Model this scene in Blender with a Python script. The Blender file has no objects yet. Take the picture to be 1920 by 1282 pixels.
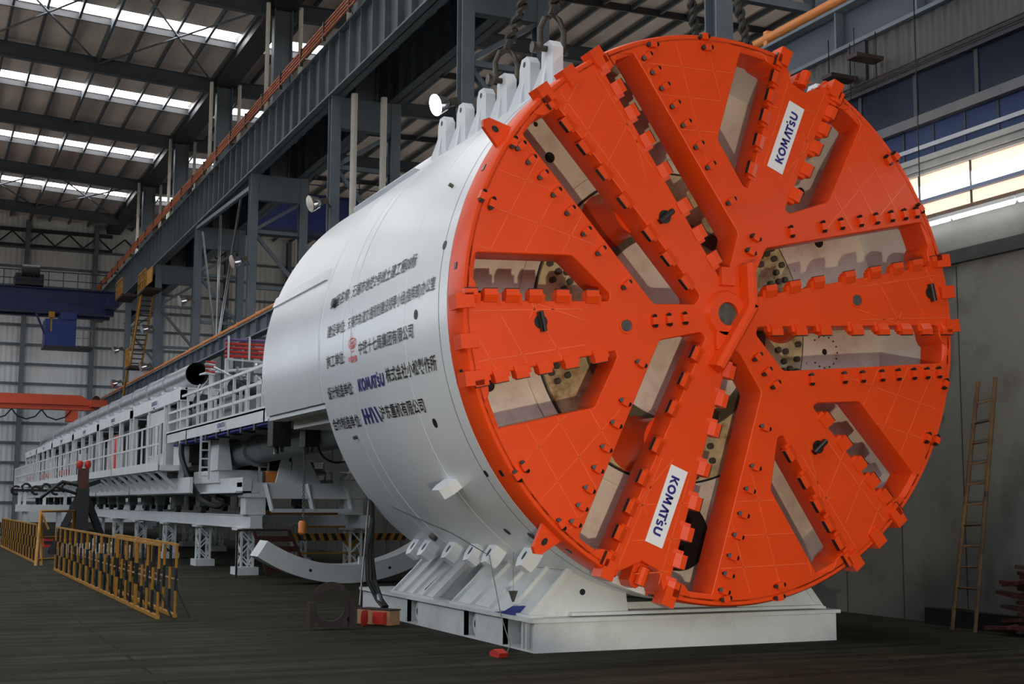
import bpy, bmesh, math, random
from mathutils import Vector, Matrix
random.seed(7)
SC = bpy.context.scene
COL = SC.collection
PI = math.pi
R = math.radians

# ------------------------------------------------------------------ camera
yaw, pitch, roll = 0.420922, 0.1215862, 0.005282
fw = Vector((math.sin(yaw)*math.cos(pitch), math.cos(yaw)*math.cos(pitch), math.sin(pitch)))
rt0 = Vector((math.cos(yaw), -math.sin(yaw), 0.0))
up0 = rt0.cross(fw)
rt = rt0*math.cos(roll) + up0*math.sin(roll)
up = up0*math.cos(roll) - rt0*math.sin(roll)
cam_data = bpy.data.cameras.new('camera')
cam = bpy.data.objects.new('camera', cam_data)
COL.objects.link(cam)
cam_data.sensor_fit = 'HORIZONTAL'
cam_data.sensor_width = 36.0
cam_data.lens = 36.0*2497.76/1920.0
cam_data.clip_end = 400
CAM = Vector((-8.1319, -12.3219, 1.5718))
M = Matrix((rt, up, -fw)).transposed().to_4x4()
M.translation = CAM
cam.matrix_world = M
SC.camera = cam

# ------------------------------------------------------------------ world, lights, exposure
W = bpy.data.worlds.new('overcast'); SC.world = W
W.use_nodes = True
wn = W.node_tree.nodes; wl = W.node_tree.links
bg = wn['Background']
wtc = wn.new('ShaderNodeTexCoord'); wsp = wn.new('ShaderNodeSeparateXYZ'); wrp = wn.new('ShaderNodeValToRGB')
wl.new(wtc.outputs['Generated'], wsp.inputs[0]); wl.new(wsp.outputs['Z'], wrp.inputs['Fac'])
wrp.color_ramp.elements[0].position = 0.0; wrp.color_ramp.elements[0].color = (0.42, 0.38, 0.33, 1)
wrp.color_ramp.elements[1].position = 0.03; wrp.color_ramp.elements[1].color = (0.86, 0.92, 1.0, 1)
wl.new(wrp.outputs['Color'], bg.inputs['Color'])
bg.inputs['Strength'].default_value = 2.7
SKYLIGHT = 10.5
SC.view_settings.view_transform = 'Standard'
SC.view_settings.look = 'None'
SC.view_settings.gamma = 1.0
SC.view_settings.exposure = 0.0
SC.view_settings.use_curve_mapping = False

def light(name, kind, loc, target, energy, color, size=0.3, spot=None):
    d = bpy.data.lights.new(name, kind)
    d.energy = energy; d.color = color
    if kind == 'AREA':
        d.shape = 'DISK'; d.size = size
    else:
        d.shadow_soft_size = size
    if spot:
        d.spot_size = spot; d.spot_blend = 0.25
    o = bpy.data.objects.new(name, d); COL.objects.link(o)
    o.location = loc
    v = Vector(target) - Vector(loc)
    o.rotation_euler = v.to_track_quat('-Z', 'Y').to_euler()
    return o
# work floodlight standing low in front of the machine (its shadows show on the bulkhead)
light('floodlight_beam', 'SPOT', (-6.1, -9.6, 0.45), (0.0, 0.6, 3.35), 1750, (1.0, 0.86, 0.62), 0.07, R(36.5))

# ------------------------------------------------------------------ materials
MATS = {}
def mat(name, col, rough=0.5, metal=0.0, var=0.08, scale=4.0, bump=0.0, bscale=None, spec=0.5, emit=0.0, dirt=None, dscale=1.2, damt=0.5):
    if name in MATS: return MATS[name]
    m = bpy.data.materials.new(name); m.use_nodes = True
    nt = m.node_tree; b = nt.nodes['Principled BSDF']
    b.inputs['Roughness'].default_value = rough
    b.inputs['Metallic'].default_value = metal
    b.inputs['Specular IOR Level'].default_value = spec
    c4 = (col[0], col[1], col[2], 1)
    if emit > 0:
        b.inputs['Base Color'].default_value = c4
        b.inputs['Emission Color'].default_value = c4
        b.inputs['Emission Strength'].default_value = emit
    else:
        tc = nt.nodes.new('ShaderNodeTexCoord')
        n = nt.nodes.new('ShaderNodeTexNoise')
        n.inputs['Scale'].default_value = scale; n.inputs['Detail'].default_value = 5
        nt.links.new(tc.outputs['Object'], n.inputs['Vector'])
        r = nt.nodes.new('ShaderNodeValToRGB')
        r.color_ramp.elements[0].position = 0.3; r.color_ramp.elements[1].position = 0.7
        r.color_ramp.elements[0].color = tuple(max(0, x*(1-var)) for x in col)+(1,)
        r.color_ramp.elements[1].color = tuple(min(1, x*(1+var)) for x in col)+(1,)
        nt.links.new(n.outputs['Fac'], r.inputs['Fac'])
        out = r.outputs['Color']
        if dirt:
            n2 = nt.nodes.new('ShaderNodeTexNoise')
            n2.inputs['Scale'].default_value = dscale; n2.inputs['Detail'].default_value = 8
            n2.inputs['Roughness'].default_value = 0.7
            nt.links.new(tc.outputs['Object'], n2.inputs['Vector'])
            r2 = nt.nodes.new('ShaderNodeValToRGB')
            r2.color_ramp.elements[0].position = 0.5; r2.color_ramp.elements[1].position = 0.68
            r2.color_ramp.elements[0].color = (0, 0, 0, 1); r2.color_ramp.elements[1].color = (damt, damt, damt, 1)
            nt.links.new(n2.outputs['Fac'], r2.inputs['Fac'])
            mx = nt.nodes.new('ShaderNodeMix'); mx.data_type = 'RGBA'
            nt.links.new(r2.outputs['Color'], mx.inputs[0])
            nt.links.new(out, mx.inputs[6]); mx.inputs[7].default_value = dirt+(1,)
            out = mx.outputs[2]
        nt.links.new(out, b.inputs['Base Color'])
        if bump > 0:
            n3 = nt.nodes.new('ShaderNodeTexNoise')
            n3.inputs['Scale'].default_value = bscale or scale*3; n3.inputs['Detail'].default_value = 3
            nt.links.new(tc.outputs['Object'], n3.inputs['Vector'])
            bp = nt.nodes.new('ShaderNodeBump'); bp.inputs['Strength'].default_value = bump
            bp.inputs['Distance'].default_value = 0.02
            nt.links.new(n3.outputs['Fac'], bp.inputs['Height'])
            nt.links.new(bp.outputs['Normal'], b.inputs['Normal'])
    MATS[name] = m
    return m

ORANGE = mat('orange_paint', (0.77, 0.066, 0.008), 0.33, var=0.05, scale=1.5, bump=0.10, bscale=5, spec=0.3)
ORANGE_BEAD = mat('orange_weld_bead', (0.80, 0.12, 0.03), 0.25, var=0.1)
WHITE = mat('hull_white_paint', (0.74, 0.77, 0.80), 0.25, var=0.04, scale=0.6, bump=0.05, bscale=2.0)
TRIMW = mat('steel_white_paint', (0.68, 0.72, 0.74), 0.4, var=0.06, scale=2)
CRADLEW = mat('cradle_white_paint', (0.60, 0.63, 0.63), 0.45, var=0.06, scale=2, dirt=(0.25, 0.22, 0.18), dscale=2.2, damt=0.25)
CREAM = mat('bulkhead_cream_paint', (0.80, 0.74, 0.66), 0.42, var=0.06, scale=1.5, dirt=(0.30, 0.17, 0.07), dscale=2.0, damt=0.35)
RUSTY = mat('rusty_yellow_paint', (0.62, 0.55, 0.34), 0.5, var=0.3, scale=5, dirt=(0.22, 0.085, 0.01), dscale=3.0, damt=1.0)
STEELBLUE = mat('grey_blue_steel_paint', (0.125, 0.155, 0.185), 0.5, var=0.12, scale=1.5)
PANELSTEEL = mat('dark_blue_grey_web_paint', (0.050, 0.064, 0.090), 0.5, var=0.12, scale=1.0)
ROOFSTEEL = mat('roof_steel_paint', (0.075, 0.093, 0.112), 0.55, var=0.12, scale=1.5)
DARKSTEEL = mat('dark_steel', (0.022, 0.024, 0.028), 0.55, var=0.2, scale=3)
BLACK = mat('black_rubber', (0.008, 0.008, 0.009), 0.5, var=0.2)
CARBIDE = mat('black_carbide', (0.012, 0.011, 0.010), 0.3, var=0.2)
KNOB = mat('dull_bolt_steel', (0.085, 0.085, 0.075), 0.5, metal=0.3, var=0.3, scale=12)
GREYSTEEL = mat('bare_steel', (0.30, 0.31, 0.32), 0.35, metal=0.8, var=0.15)
GALV = mat('galvanised_steel', (0.40, 0.43, 0.46), 0.34, metal=0.75, var=0.2, scale=3, bump=0.1, bscale=3)
ROPE = mat('greasy_wire_rope', (0.045, 0.040, 0.034), 0.5, metal=0.5, var=0.3, scale=20)
SHACKLE = mat('worn_shackle_steel', (0.085, 0.075, 0.060), 0.45, metal=0.6, var=0.3, scale=10)
YELLOW = mat('yellow_paint', (0.40, 0.185, 0.016), 0.5, var=0.15, scale=6)
RED = mat('red_paint', (0.55, 0.035, 0.022), 0.5, var=0.1)
CRANERED = mat('crane_red_paint', (0.70, 0.105, 0.045), 0.5, var=0.06, scale=0.5)
CRANEBLUE = mat('crane_blue_paint', (0.010, 0.018, 0.085), 0.5, var=0.12, scale=0.5)
CABBLUE = mat('cab_blue_paint', (0.014, 0.038, 0.18), 0.45, var=0.08)
COPPER = mat('rust_orange_conductor', (0.42, 0.115, 0.045), 0.5, var=0.25, scale=6)
PIPEORANGE = mat('orange_pipe_paint', (0.80, 0.26, 0.055), 0.45, var=0.1)
BLUE = mat('blue_hose', (0.02, 0.035, 0.20), 0.45, var=0.15)
LOGOBLUE = mat('logo_blue_paint', (0.025, 0.022, 0.20), 0.4, var=0.03)
INK = mat('black_lettering_paint', (0.010, 0.010, 0.012), 0.4, var=0.05)
LOGORED = mat('logo_red_paint', (0.72, 0.06, 0.04), 0.4, var=0.03)
PLATEW = mat('name_plate_white', (0.80, 0.81, 0.84), 0.35, var=0.02)
PURPLE = mat('purple_hose', (0.12, 0.07, 0.22), 0.45)
DOWNPIPE = mat('white_downpipe', (0.86, 0.83, 0.76), 0.5, var=0.06)
GLASSD = mat('dark_window_glass', (0.012, 0.018, 0.035), 0.12, var=0.3, scale=0.8)
PANELBLUE = mat('dark_blue_cladding', (0.016, 0.036, 0.10), 0.45, var=0.15, scale=0.6, spec=0.2)
WOOD = mat('weathered_bamboo', (0.13, 0.068, 0.024), 0.7, var=0.4, scale=5, dirt=(0.012, 0.01, 0.008), dscale=3.2, damt=0.95)
TAN = mat('tan_board', (0.42, 0.22, 0.11), 0.7, var=0.15)
RUST = mat('dark_rusty_steel', (0.035, 0.020, 0.016), 0.7, var=0.4, scale=8)
MAROON = mat('dark_red_rusty_scrap', (0.070, 0.014, 0.012), 0.6, var=0.4, scale=8)
CABIN = mat('cabin_pale_paint', (0.60, 0.62, 0.62), 0.45)
GREYMACH = mat('machinery_grey_green', (0.16, 0.19, 0.19), 0.5, var=0.2)
SKYL = mat('skylight_panel', (1.0, 1.0, 1.0), emit=SKYLIGHT)
LAMPON = mat('lit_floodlight', (1.0, 0.97, 0.90), emit=14)
LAMPOFF = mat('floodlight_reflector', (0.55, 0.56, 0.58), 0.15, metal=0.9, var=0.2)
TUBE = mat('lit_fluorescent_tube', (1.0, 0.98, 1.0), emit=9)

def corrugated(name, col, pitch_m, axis, strength=0.6, rough=0.5, var=0.12):
    m = mat(name, col, rough, var=var, scale=0.35)
    nt = m.node_tree; b = nt.nodes['Principled BSDF']
    tc = nt.nodes.new('ShaderNodeTexCoord')
    w = nt.nodes.new('ShaderNodeTexWave'); w.wave_type = 'BANDS'; w.bands_direction = axis
    w.inputs['Scale'].default_value = 0.314/pitch_m
    nt.links.new(tc.outputs['Object'], w.inputs['Vector'])
    bp = nt.nodes.new('ShaderNodeBump'); bp.inputs['Strength'].default_value = strength; bp.inputs['Distance'].default_value = 0.04
    nt.links.new(w.outputs['Fac'], bp.inputs['Height'])
    nt.links.new(bp.outputs['Normal'], b.inputs['Normal'])
    return m
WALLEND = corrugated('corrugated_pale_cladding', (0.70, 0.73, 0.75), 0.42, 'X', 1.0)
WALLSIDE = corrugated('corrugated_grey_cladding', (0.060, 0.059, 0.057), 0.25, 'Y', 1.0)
CEIL = corrugated('ceiling_sheet', (0.80, 0.71, 0.64), 0.9, 'X', 0.5, 0.7)

def floor_material():
    m = mat('dark_concrete_floor', (0.024, 0.0245, 0.0160), 0.85, spec=0.12, var=0.35, scale=0.9, bump=0.15, bscale=12, dirt=(0.042, 0.039, 0.032), dscale=1.6, damt=0.5)
    nt = m.node_tree; b = nt.nodes['Principled BSDF']
    src = b.inputs['Base Color'].links[0].from_socket
    tc = nt.nodes.new('ShaderNodeTexCoord')
    br = nt.nodes.new('ShaderNodeTexBrick')
    br.inputs['Scale'].default_value = 1.0
    br.inputs['Brick Width'].default_value = 6.0; br.inputs['Row Height'].default_value = 0.55
    br.inputs['Mortar Size'].default_value = 0.018; br.inputs['Mortar Smooth'].default_value = 0.4
    br.inputs['Color1'].default_value = (1, 1, 1, 1); br.inputs['Color2'].default_value = (0.78, 0.80, 0.74, 1)
    br.inputs['Mortar'].default_value = (0.22, 0.22, 0.22, 1)
    nt.links.new(tc.outputs['Object'], br.inputs['Vector'])
    mx = nt.nodes.new('ShaderNodeMix'); mx.data_type = 'RGBA'; mx.blend_type = 'MULTIPLY'
    mx.inputs[0].default_value = 1.0
    mp = nt.nodes.new('ShaderNodeMapping'); mp.inputs['Scale'].default_value = (0.16, 2.6, 1.0)
    nt.links.new(tc.outputs['Object'], mp.inputs['Vector'])
    ns = nt.nodes.new('ShaderNodeTexNoise'); ns.inputs['Scale'].default_value = 1.6; ns.inputs['Detail'].default_value = 6
    nt.links.new(mp.outputs['Vector'], ns.inputs['Vector'])
    rs = nt.nodes.new('ShaderNodeValToRGB')
    rs.color_ramp.elements[0].position = 0.36; rs.color_ramp.elements[0].color = (0.55, 0.55, 0.52, 1)
    rs.color_ramp.elements[1].position = 0.66; rs.color_ramp.elements[1].color = (1.75, 1.62, 1.5, 1)
    nt.links.new(ns.outputs['Fac'], rs.inputs['Fac'])
    mw = nt.nodes.new('ShaderNodeMix'); mw.data_type = 'RGBA'; mw.blend_type = 'MULTIPLY'; mw.inputs[0].default_value = 1.0
    nt.links.new(src, mw.inputs[6]); nt.links.new(rs.outputs['Color'], mw.inputs[7]); src = mw.outputs[2]
    nt.links.new(src, mx.inputs[6]); nt.links.new(br.outputs['Color'], mx.inputs[7])
    nt.links.new(mx.outputs[2], b.inputs['Base Color'])
    return m
FLOOR = floor_material()
WALLR = mat('stained_pale_wall_panel', (0.17, 0.172, 0.155), 0.6, var=0.10, scale=0.9, dirt=(0.07, 0.06, 0.045), dscale=1.3, damt=0.55)

# ------------------------------------------------------------------ mesh builder
class MB:
    def __init__(s): s.v = []; s.f = []; s.m = []; s.sm = []; s.cut = []; s.depth = 0
    def add(s, vs, fs, mi=0, smooth=False):
        o = len(s.v); s.v.extend([tuple(v) for v in vs])
        for f in fs:
            s.f.append([i+o for i in f]); s.m.append(mi); s.sm.append(smooth)
    def box(s, a, b, mi=0):
        (x0, y0, z0), (x1, y1, z1) = a, b
        if x0 > x1: x0, x1 = x1, x0
        if y0 > y1: y0, y1 = y1, y0
        if z0 > z1: z0, z1 = z1, z0
        vs = [(x0,y0,z0),(x1,y0,z0),(x1,y1,z0),(x0,y1,z0),(x0,y0,z1),(x1,y0,z1),(x1,y1,z1),(x0,y1,z1)]
        s.add(vs, [(0,3,2,1),(4,5,6,7),(0,1,5,4),(1,2,6,5),(2,3,7,6),(3,0,4,7)], mi)
    def cbox(s, c, d, mi=0):
        s.box([c[i]-d[i]/2 for i in range(3)], [c[i]+d[i]/2 for i in range(3)], mi)
    def bar(s, p, q, w, h=None, mi=0, upv=(0,0,1)):
        h = h or w
        p, q = Vector(p), Vector(q); t = (q-p).normalized(); u = Vector(upv)
        if abs(t.dot(u)) > 0.98: u = Vector((0,1,0)) if abs(t.y) < 0.9 else Vector((1,0,0))
        a = t.cross(u).normalized()*w/2; b = a.cross(t).normalized()*h/2
        vs = []
        for c in (p, q): vs += [c-a-b, c+a-b, c+a+b, c-a+b]
        s.add(vs, [(0,1,2,3),(7,6,5,4),(0,4,5,1),(1,5,6,2),(2,6,7,3),(3,7,4,0)], mi)
    def hbeam(s, p, q, w, h, mi=0, upv=(0,0,1), t=0.03):
        """I section: flanges of width w a height h apart"""
        p, q = Vector(p), Vector(q); d = (q-p).normalized(); u = Vector(upv)
        if abs(d.dot(u)) > 0.98: u = Vector((0,1,0))
        a = d.cross(u).normalized(); b = a.cross(d).normalized()
        s.bar(p+b*(h/2-t/2), q+b*(h/2-t/2), w, t, mi, upv)
        s.bar(p-b*(h/2-t/2), q-b*(h/2-t/2), w, t, mi, upv)
        s.bar(p, q, t, h-2*t, mi, upv)
    def tube(s, pts, r, n=8, mi=0, cap=True, smooth=True):
        P = [Vector(p) for p in pts]; rings = []
        ref = Vector((0.31, 0.17, 0.93))
        for i, p in enumerate(P):
            t = (P[min(i+1, len(P)-1)] - P[max(i-1, 0)]).normalized()
            if abs(t.dot(ref)) > 0.95: ref = Vector((0.93, 0.3, 0.1))
            a = t.cross(ref).normalized(); b = t.cross(a).normalized()
            rr = r[i] if isinstance(r, (list, tuple)) else r
            rings.append([p + a*rr*math.cos(2*PI*k/n) + b*rr*math.sin(2*PI*k/n) for k in range(n)])
        vs = [v for g in rings for v in g]; fs = []
        for i in range(len(P)-1):
            for k in range(n):
                fs.append((i*n+k, (i+1)*n+k, (i+1)*n+(k+1) % n, i*n+(k+1) % n))
        s.add(vs, fs, mi, smooth)
        if cap:
            s.add(rings[0], [tuple(range(n))], mi); s.add(rings[-1], [tuple(reversed(range(n)))], mi)
    def prism(s, poly, fn, mi=0, t0=0.0, t1=1.0):
        """poly: 2D outline, fn(u, v, t) -> 3D"""
        n = len(poly)
        a = [fn(u, v, t0) for u, v in poly]; b = [fn(u, v, t1) for u, v in poly]
        s.add(a+b, [tuple(reversed(range(n))), tuple(range(n, 2*n))] + [(i, (i+1) % n, n+(i+1) % n, n+i) for i in range(n)], mi)
    def revolve(s, prof, fn, a0, a1, n, mi=0, closed=True, smooth=True, caps=True):
        """prof: list of (r, y); fn(r, y, ang) -> 3D"""
        full = abs(abs(a1-a0)-2*PI) < 1e-6
        k = len(prof); cnt = n if full else n+1
        vs = []
        for i in range(cnt):
            a = a0+(a1-a0)*i/n
            vs += [fn(r, y, a) for r, y in prof]
        fs = []
        segs = k if closed else k-1
        for i in range(n):
            j = (i+1) % cnt
            for q in range(segs):
                w = (q+1) % k
                fs.append((i*k+q, j*k+q, j*k+w, i*k+w))
        s.add(vs, fs, mi, smooth)
        if closed and not full and caps:
            s.add(vs[:k], [tuple(range(k))], mi); s.add(vs[-k:], [tuple(reversed(range(k)))], mi)
    def build_each(s, name, mats, parent=None):
        """one object per primitive call"""
        st = sorted(set(s.cut)); out = []
        for i, (v0, f0) in enumerate(st):
            v1, f1 = st[i+1] if i+1 < len(st) else (len(s.v), len(s.f))
            q = MB(); q.v = s.v[v0:v1]; q.f = [[k-v0 for k in f] for f in s.f[f0:f1]]; q.m = s.m[f0:f1]; q.sm = s.sm[f0:f1]
            out.append(q.build(name, mats, parent))
        return out
    def build(s, name, mats, parent=None, loc=None, auto=True):
        me = bpy.data.meshes.new(name)
        L = Vector(loc) if loc else Vector((0,0,0))
        me.from_pydata([tuple(Vector(v)-L) for v in s.v], [], s.f)
        for m in (mats if isinstance(mats, (list, tuple)) else [mats]): me.materials.append(m)
        me.polygons.foreach_set('material_index', s.m)
        me.polygons.foreach_set('use_smooth', s.sm)
        me.update()
        bm = bmesh.new(); bm.from_mesh(me)
        bmesh.ops.recalc_face_normals(bm, faces=bm.faces)
        if any(s.sm):
            bmesh.ops.remove_doubles(bm, verts=bm.verts, dist=1e-5)
            for e in bm.edges:
                if len(e.link_faces) == 2 and e.calc_face_angle(0) > R(35): e.smooth = False
        bm.to_mesh(me); bm.free()
        o = bpy.data.objects.new(name, me); COL.objects.link(o)
        if loc: o.location = loc
        if parent is not None: attach(o, parent)
        return o

def _mark(fn):
    def g(s, *a, **k):
        if s.depth == 0: s.cut.append((len(s.v), len(s.f)))
        s.depth += 1
        try: return fn(s, *a, **k)
        finally: s.depth -= 1
    return g
for _n in ('box', 'bar', 'hbeam', 'tube', 'prism', 'revolve'): setattr(MB, _n, _mark(getattr(MB, _n)))

def attach(o, parent):
    o.parent = parent
    pl = Vector((0,0,0)); q = parent
    while q is not None:
        pl += Vector(q.location); q = q.parent
    o.location = Vector(o.location) - pl
def tag(o, label, cat, group=None, kind=None):
    o['label'] = label; o['category'] = cat
    if group: o['group'] = group
    if kind: o['kind'] = kind
    return o
def thing(name, loc, label, cat, group=None):
    o = bpy.data.objects.new(name, None); COL.objects.link(o)
    o.empty_display_size = 0.2
    o.location = loc
    return tag(o, label, cat, group)
def structure(o):
    o['kind'] = 'structure'; return o
def dup(root, dloc, label=None, group=None):
    r = root.copy(); COL.objects.link(r); r.location = Vector(root.location)+Vector(dloc)
    if label: r['label'] = label
    if group: r['group'] = group
    for ch in root.children:
        c = ch.copy(); COL.objects.link(c); c.parent = r
        for g in ch.children:
            d = g.copy(); COL.objects.link(d); d.parent = c
    return r

def poly_curve_mesh(outer, holes, half, bevel=0.0):
    """filled 2D outline with holes, extruded; returns a mesh in the curve's own xy plane"""
    cu = bpy.data.curves.new('outline', 'CURVE'); cu.dimensions = '2D'; cu.fill_mode = 'BOTH'
    cu.extrude = half; cu.bevel_depth = bevel; cu.bevel_resolution = 1
    for pl in [outer]+holes:
        sp = cu.splines.new('POLY'); sp.points.add(len(pl)-1)
        for pt, (x, y) in zip(sp.points, pl): pt.co = (x, y, 0, 1)
        sp.use_cyclic_u = True
    o = bpy.data.objects.new('outline', cu); COL.objects.link(o)
    dg = bpy.context.evaluated_depsgraph_get(); dg.update()
    me = bpy.data.meshes.new_from_object(o.evaluated_get(dg))
    bpy.data.objects.remove(o); bpy.data.curves.remove(cu)
    return me
def text_mesh(s, width, height, bold=0.0, shear=0.0, depth=0.0):
    """lettering scaled to a box width x height, centred on 0,0 in xy"""
    cu = bpy.data.curves.new('lettering', 'FONT'); cu.body = s; cu.size = 1.0
    cu.offset = bold; cu.shear = shear; cu.resolution_u = 4; cu.extrude = 0
    o = bpy.data.objects.new('lettering', cu); COL.objects.link(o)
    dg = bpy.context.evaluated_depsgraph_get(); dg.update()
    me = bpy.data.meshes.new_from_object(o.evaluated_get(dg))
    bpy.data.objects.remove(o); bpy.data.curves.remove(cu)
    xs = [v.co.x for v in me.vertices]; ys = [v.co.y for v in me.vertices]
    x0, x1, y0, y1 = min(xs), max(xs), min(ys), max(ys)
    for v in me.vertices:
        v.co = ((v.co.x-(x0+x1)/2)*width/(x1-x0), (v.co.y-(y0+y1)/2)*height/(y1-y0), 0)
    return me
def link_mesh(name, me, m, parent=None):
    me.materials.clear()
    for q in (m if isinstance(m, (list, tuple)) else [m]): me.materials.append(q)
    o = bpy.data.objects.new(name, me); COL.objects.link(o)
    if parent is not None: attach(o, parent)
    return o
def stroke(path, w):
    """a ribbon of width w along a 2D path, mitred; list of quads"""
    P = [Vector(p) for p in path]; L = []; Rr = []
    for i, p in enumerate(P):
        d0 = (P[i]-P[i-1]).normalized() if i else (P[1]-P[0]).normalized()
        d1 = (P[i+1]-P[i]).normalized() if i < len(P)-1 else d0
        n0, n1 = Vector((-d0.y, d0.x)), Vector((-d1.y, d1.x)); n = (n0+n1).normalized()
        k = (w/2)/max(.5, n.dot(n0)); L.append(p+n*k); Rr.append(p-n*k)
    return [[tuple(L[i]), tuple(Rr[i]), tuple(Rr[i+1]), tuple(L[i+1])] for i in range(len(P)-1)]
def komatsu_mesh(width, height):
    w = .25; q = []
    q += [[(0,0), (.26,0), (.26,1), (0,1)], [(.20,.46), (.56,1), (.88,1), (.46,.46)], [(.20,.54), (.46,.54), (.90,0), (.58,0)]]          # K
    q += stroke([(1.42+.385*math.cos(k*PI/12), .5+.385*math.sin(k*PI/12)) for k in range(25)], w)                                      # O
    q += [[(2.00,0), (2.24,0), (2.36,1), (2.12,1)], [(2.10,1), (2.36,1), (2.66,.20), (2.46,.20)], [(2.46,.20), (2.66,.20), (2.96,1), (2.72,1)], [(2.72,1), (2.96,1), (3.10,0), (2.86,0)]]  # M
    q += [[(3.20,0), (3.46,0), (3.82,1), (3.56,1)], [(3.56,1), (3.84,1), (4.16,0), (3.90,0)]]                                            # A without a bar
    q += [[(3.95,.78), (4.82,.78), (4.82,1), (3.95,1)], [(4.26,0), (4.52,0), (4.52,.8), (4.26,.8)]]                                     # T
    q += [[(4.88,.98), (5.10,.98), (5.10,1.20), (4.88,1.20)]]                                                                         # its small square
    q += stroke([(5.40,.66), (5.30,.72), (5.10,.73), (4.97,.66), (4.97,.52), (5.08,.44), (5.28,.38), (5.38,.28), (5.34,.14), (5.20,.105), (5.02,.11), (4.88,.18)], .21)  # S
    q += stroke([(5.74,1), (5.74,.36), (5.82,.18), (5.98,.125), (6.14,.125), (6.30,.18), (6.38,.36), (6.38,1)], w)                      # U
    me = bpy.data.meshes.new('lettering'); vs = []; fs = []
    for pl in q:
        fs.append(list(range(len(vs), len(vs)+4))); vs += [((x-3.25)/6.5*width, (y-.5)*height, 0) for x, y in pl]
    me.from_pydata(vs, [], fs); return me

H = 3.67          # height of the machine's axis
RS = 3.17         # shield radius
def P3(r, y, a):  # a: angle in the face plane seen from the front, 0 = +X, up = 90 deg
    return (r*math.cos(a), y, H + r*math.sin(a))
def frame(a):
    c, s = math.cos(R(a)), math.sin(R(a))
    return lambda u, v, y=0.0: (u*c - v*s, y, H + u*s + v*c)

# ================================================================== hall: floor, walls, roof
YB = [20.2+12.45*k for k in range(-3, 7)]          # column bays along the hall
YEND, YFRONT = 101.0, -24.0
def roof_z(x): return 24.4 - 0.0508*(x-5.5) if x < 6.1 else 24.37 + 0.012*(x-6.1)
b = MB(); b.box((-26, YFRONT, -0.3), (34, YEND, 0.0)); structure(b.build('floor', FLOOR))
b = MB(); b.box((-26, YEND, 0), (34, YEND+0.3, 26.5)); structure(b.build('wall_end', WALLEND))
b = MB(); b.box((33.5, YFRONT, 0), (34, YEND, 8)); b.box((33.5, YFRONT, 18), (34, YEND, 25.5)); structure(b.build('wall_right', WALLSIDE))  # open band added so outside light reaches the next bay's ceiling
# left wall of the main bay, unseen; long opening added to light the hull
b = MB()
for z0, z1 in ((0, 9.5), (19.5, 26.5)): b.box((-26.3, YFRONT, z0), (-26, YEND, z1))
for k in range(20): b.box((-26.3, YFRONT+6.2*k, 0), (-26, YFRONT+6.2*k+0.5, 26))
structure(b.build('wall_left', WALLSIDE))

# front gable behind the camera, unseen; openings shaped for the light they admit
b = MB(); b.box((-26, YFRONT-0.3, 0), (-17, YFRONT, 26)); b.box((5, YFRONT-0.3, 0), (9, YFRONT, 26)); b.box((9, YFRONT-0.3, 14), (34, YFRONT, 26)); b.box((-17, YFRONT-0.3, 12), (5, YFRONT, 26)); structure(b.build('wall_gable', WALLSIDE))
# ceiling sheets with the skylight strips let in
SKY = [y+6.2 for y in YB]
b = MB(); sk = []
xs = [(-26.0, 5.6, roof_z), (6.6, 33.6, roof_z)]
edges = [YFRONT]
for y in SKY:
    if y-0.65 > YFRONT and y+0.65 < YEND: edges += [y-0.65, y+0.65]
edges += [YEND]
for x0, x1, f in xs:
    for i in range(len(edges)-1):
        ya, yb = edges[i], edges[i+1]
        if i % 2 == 0:
            b.add([(x0, ya, f(x0)), (x1, ya, f(x1)), (x1, yb, f(x1)), (x0, yb, f(x0)), (x0, ya, f(x0)+0.1), (x1, ya, f(x1)+0.1), (x1, yb, f(x1)+0.1), (x0, yb, f(x0)+0.1)],
                  [(0,1,2,3), (7,6,5,4), (0,4,5,1), (1,5,6,2), (2,6,7,3), (3,7,4,0)])
        else:
            sk.append((x0, x1, ya, yb, f))
            if x0 > 0:
                b.add([(11.2, ya, f(11.2)), (x1, ya, f(x1)), (x1, yb, f(x1)), (11.2, yb, f(11.2)), (11.2, ya, f(11.2)+0.1), (x1, ya, f(x1)+0.1), (x1, yb, f(x1)+0.1), (11.2, yb, f(11.2)+0.1)],
                      [(0,1,2,3), (7,6,5,4), (0,4,5,1), (1,5,6,2), (2,6,7,3), (3,7,4,0)])
b.add([(5.6, YFRONT, 24.9), (6.6, YFRONT, 24.9), (6.6, YEND, 24.9), (5.6, YEND, 24.9), (5.6, YFRONT, 25), (6.6, YFRONT, 25), (6.6, YEND, 25), (5.6, YEND, 25)],
      [(0,1,2,3), (7,6,5,4), (0,4,5,1), (1,5,6,2), (2,6,7,3), (3,7,4,0)])
structure(b.build('ceiling', CEIL))
for i, (x0, x1, ya, yb, f) in enumerate(sk):
    m = MB(); x1 = min(x1, 5.3) if x0 < 0 else 11.2
    m.add([(x0, ya, f(x0)+0.02), (x1, ya, f(x1)+0.02), (x1, yb, f(x1)+0.02), (x0, yb, f(x0)+0.02), (x0, ya, f(x0)+0.06), (x1, ya, f(x1)+0.06), (x1, yb, f(x1)+0.06), (x0, yb, f(x0)+0.06)],
          [(0,1,2,3), (7,6,5,4), (0,4,5,1), (1,5,6,2), (2,6,7,3), (3,7,4,0)])
    structure(m.build('window_%d' % (i+1), SKYL))
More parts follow.
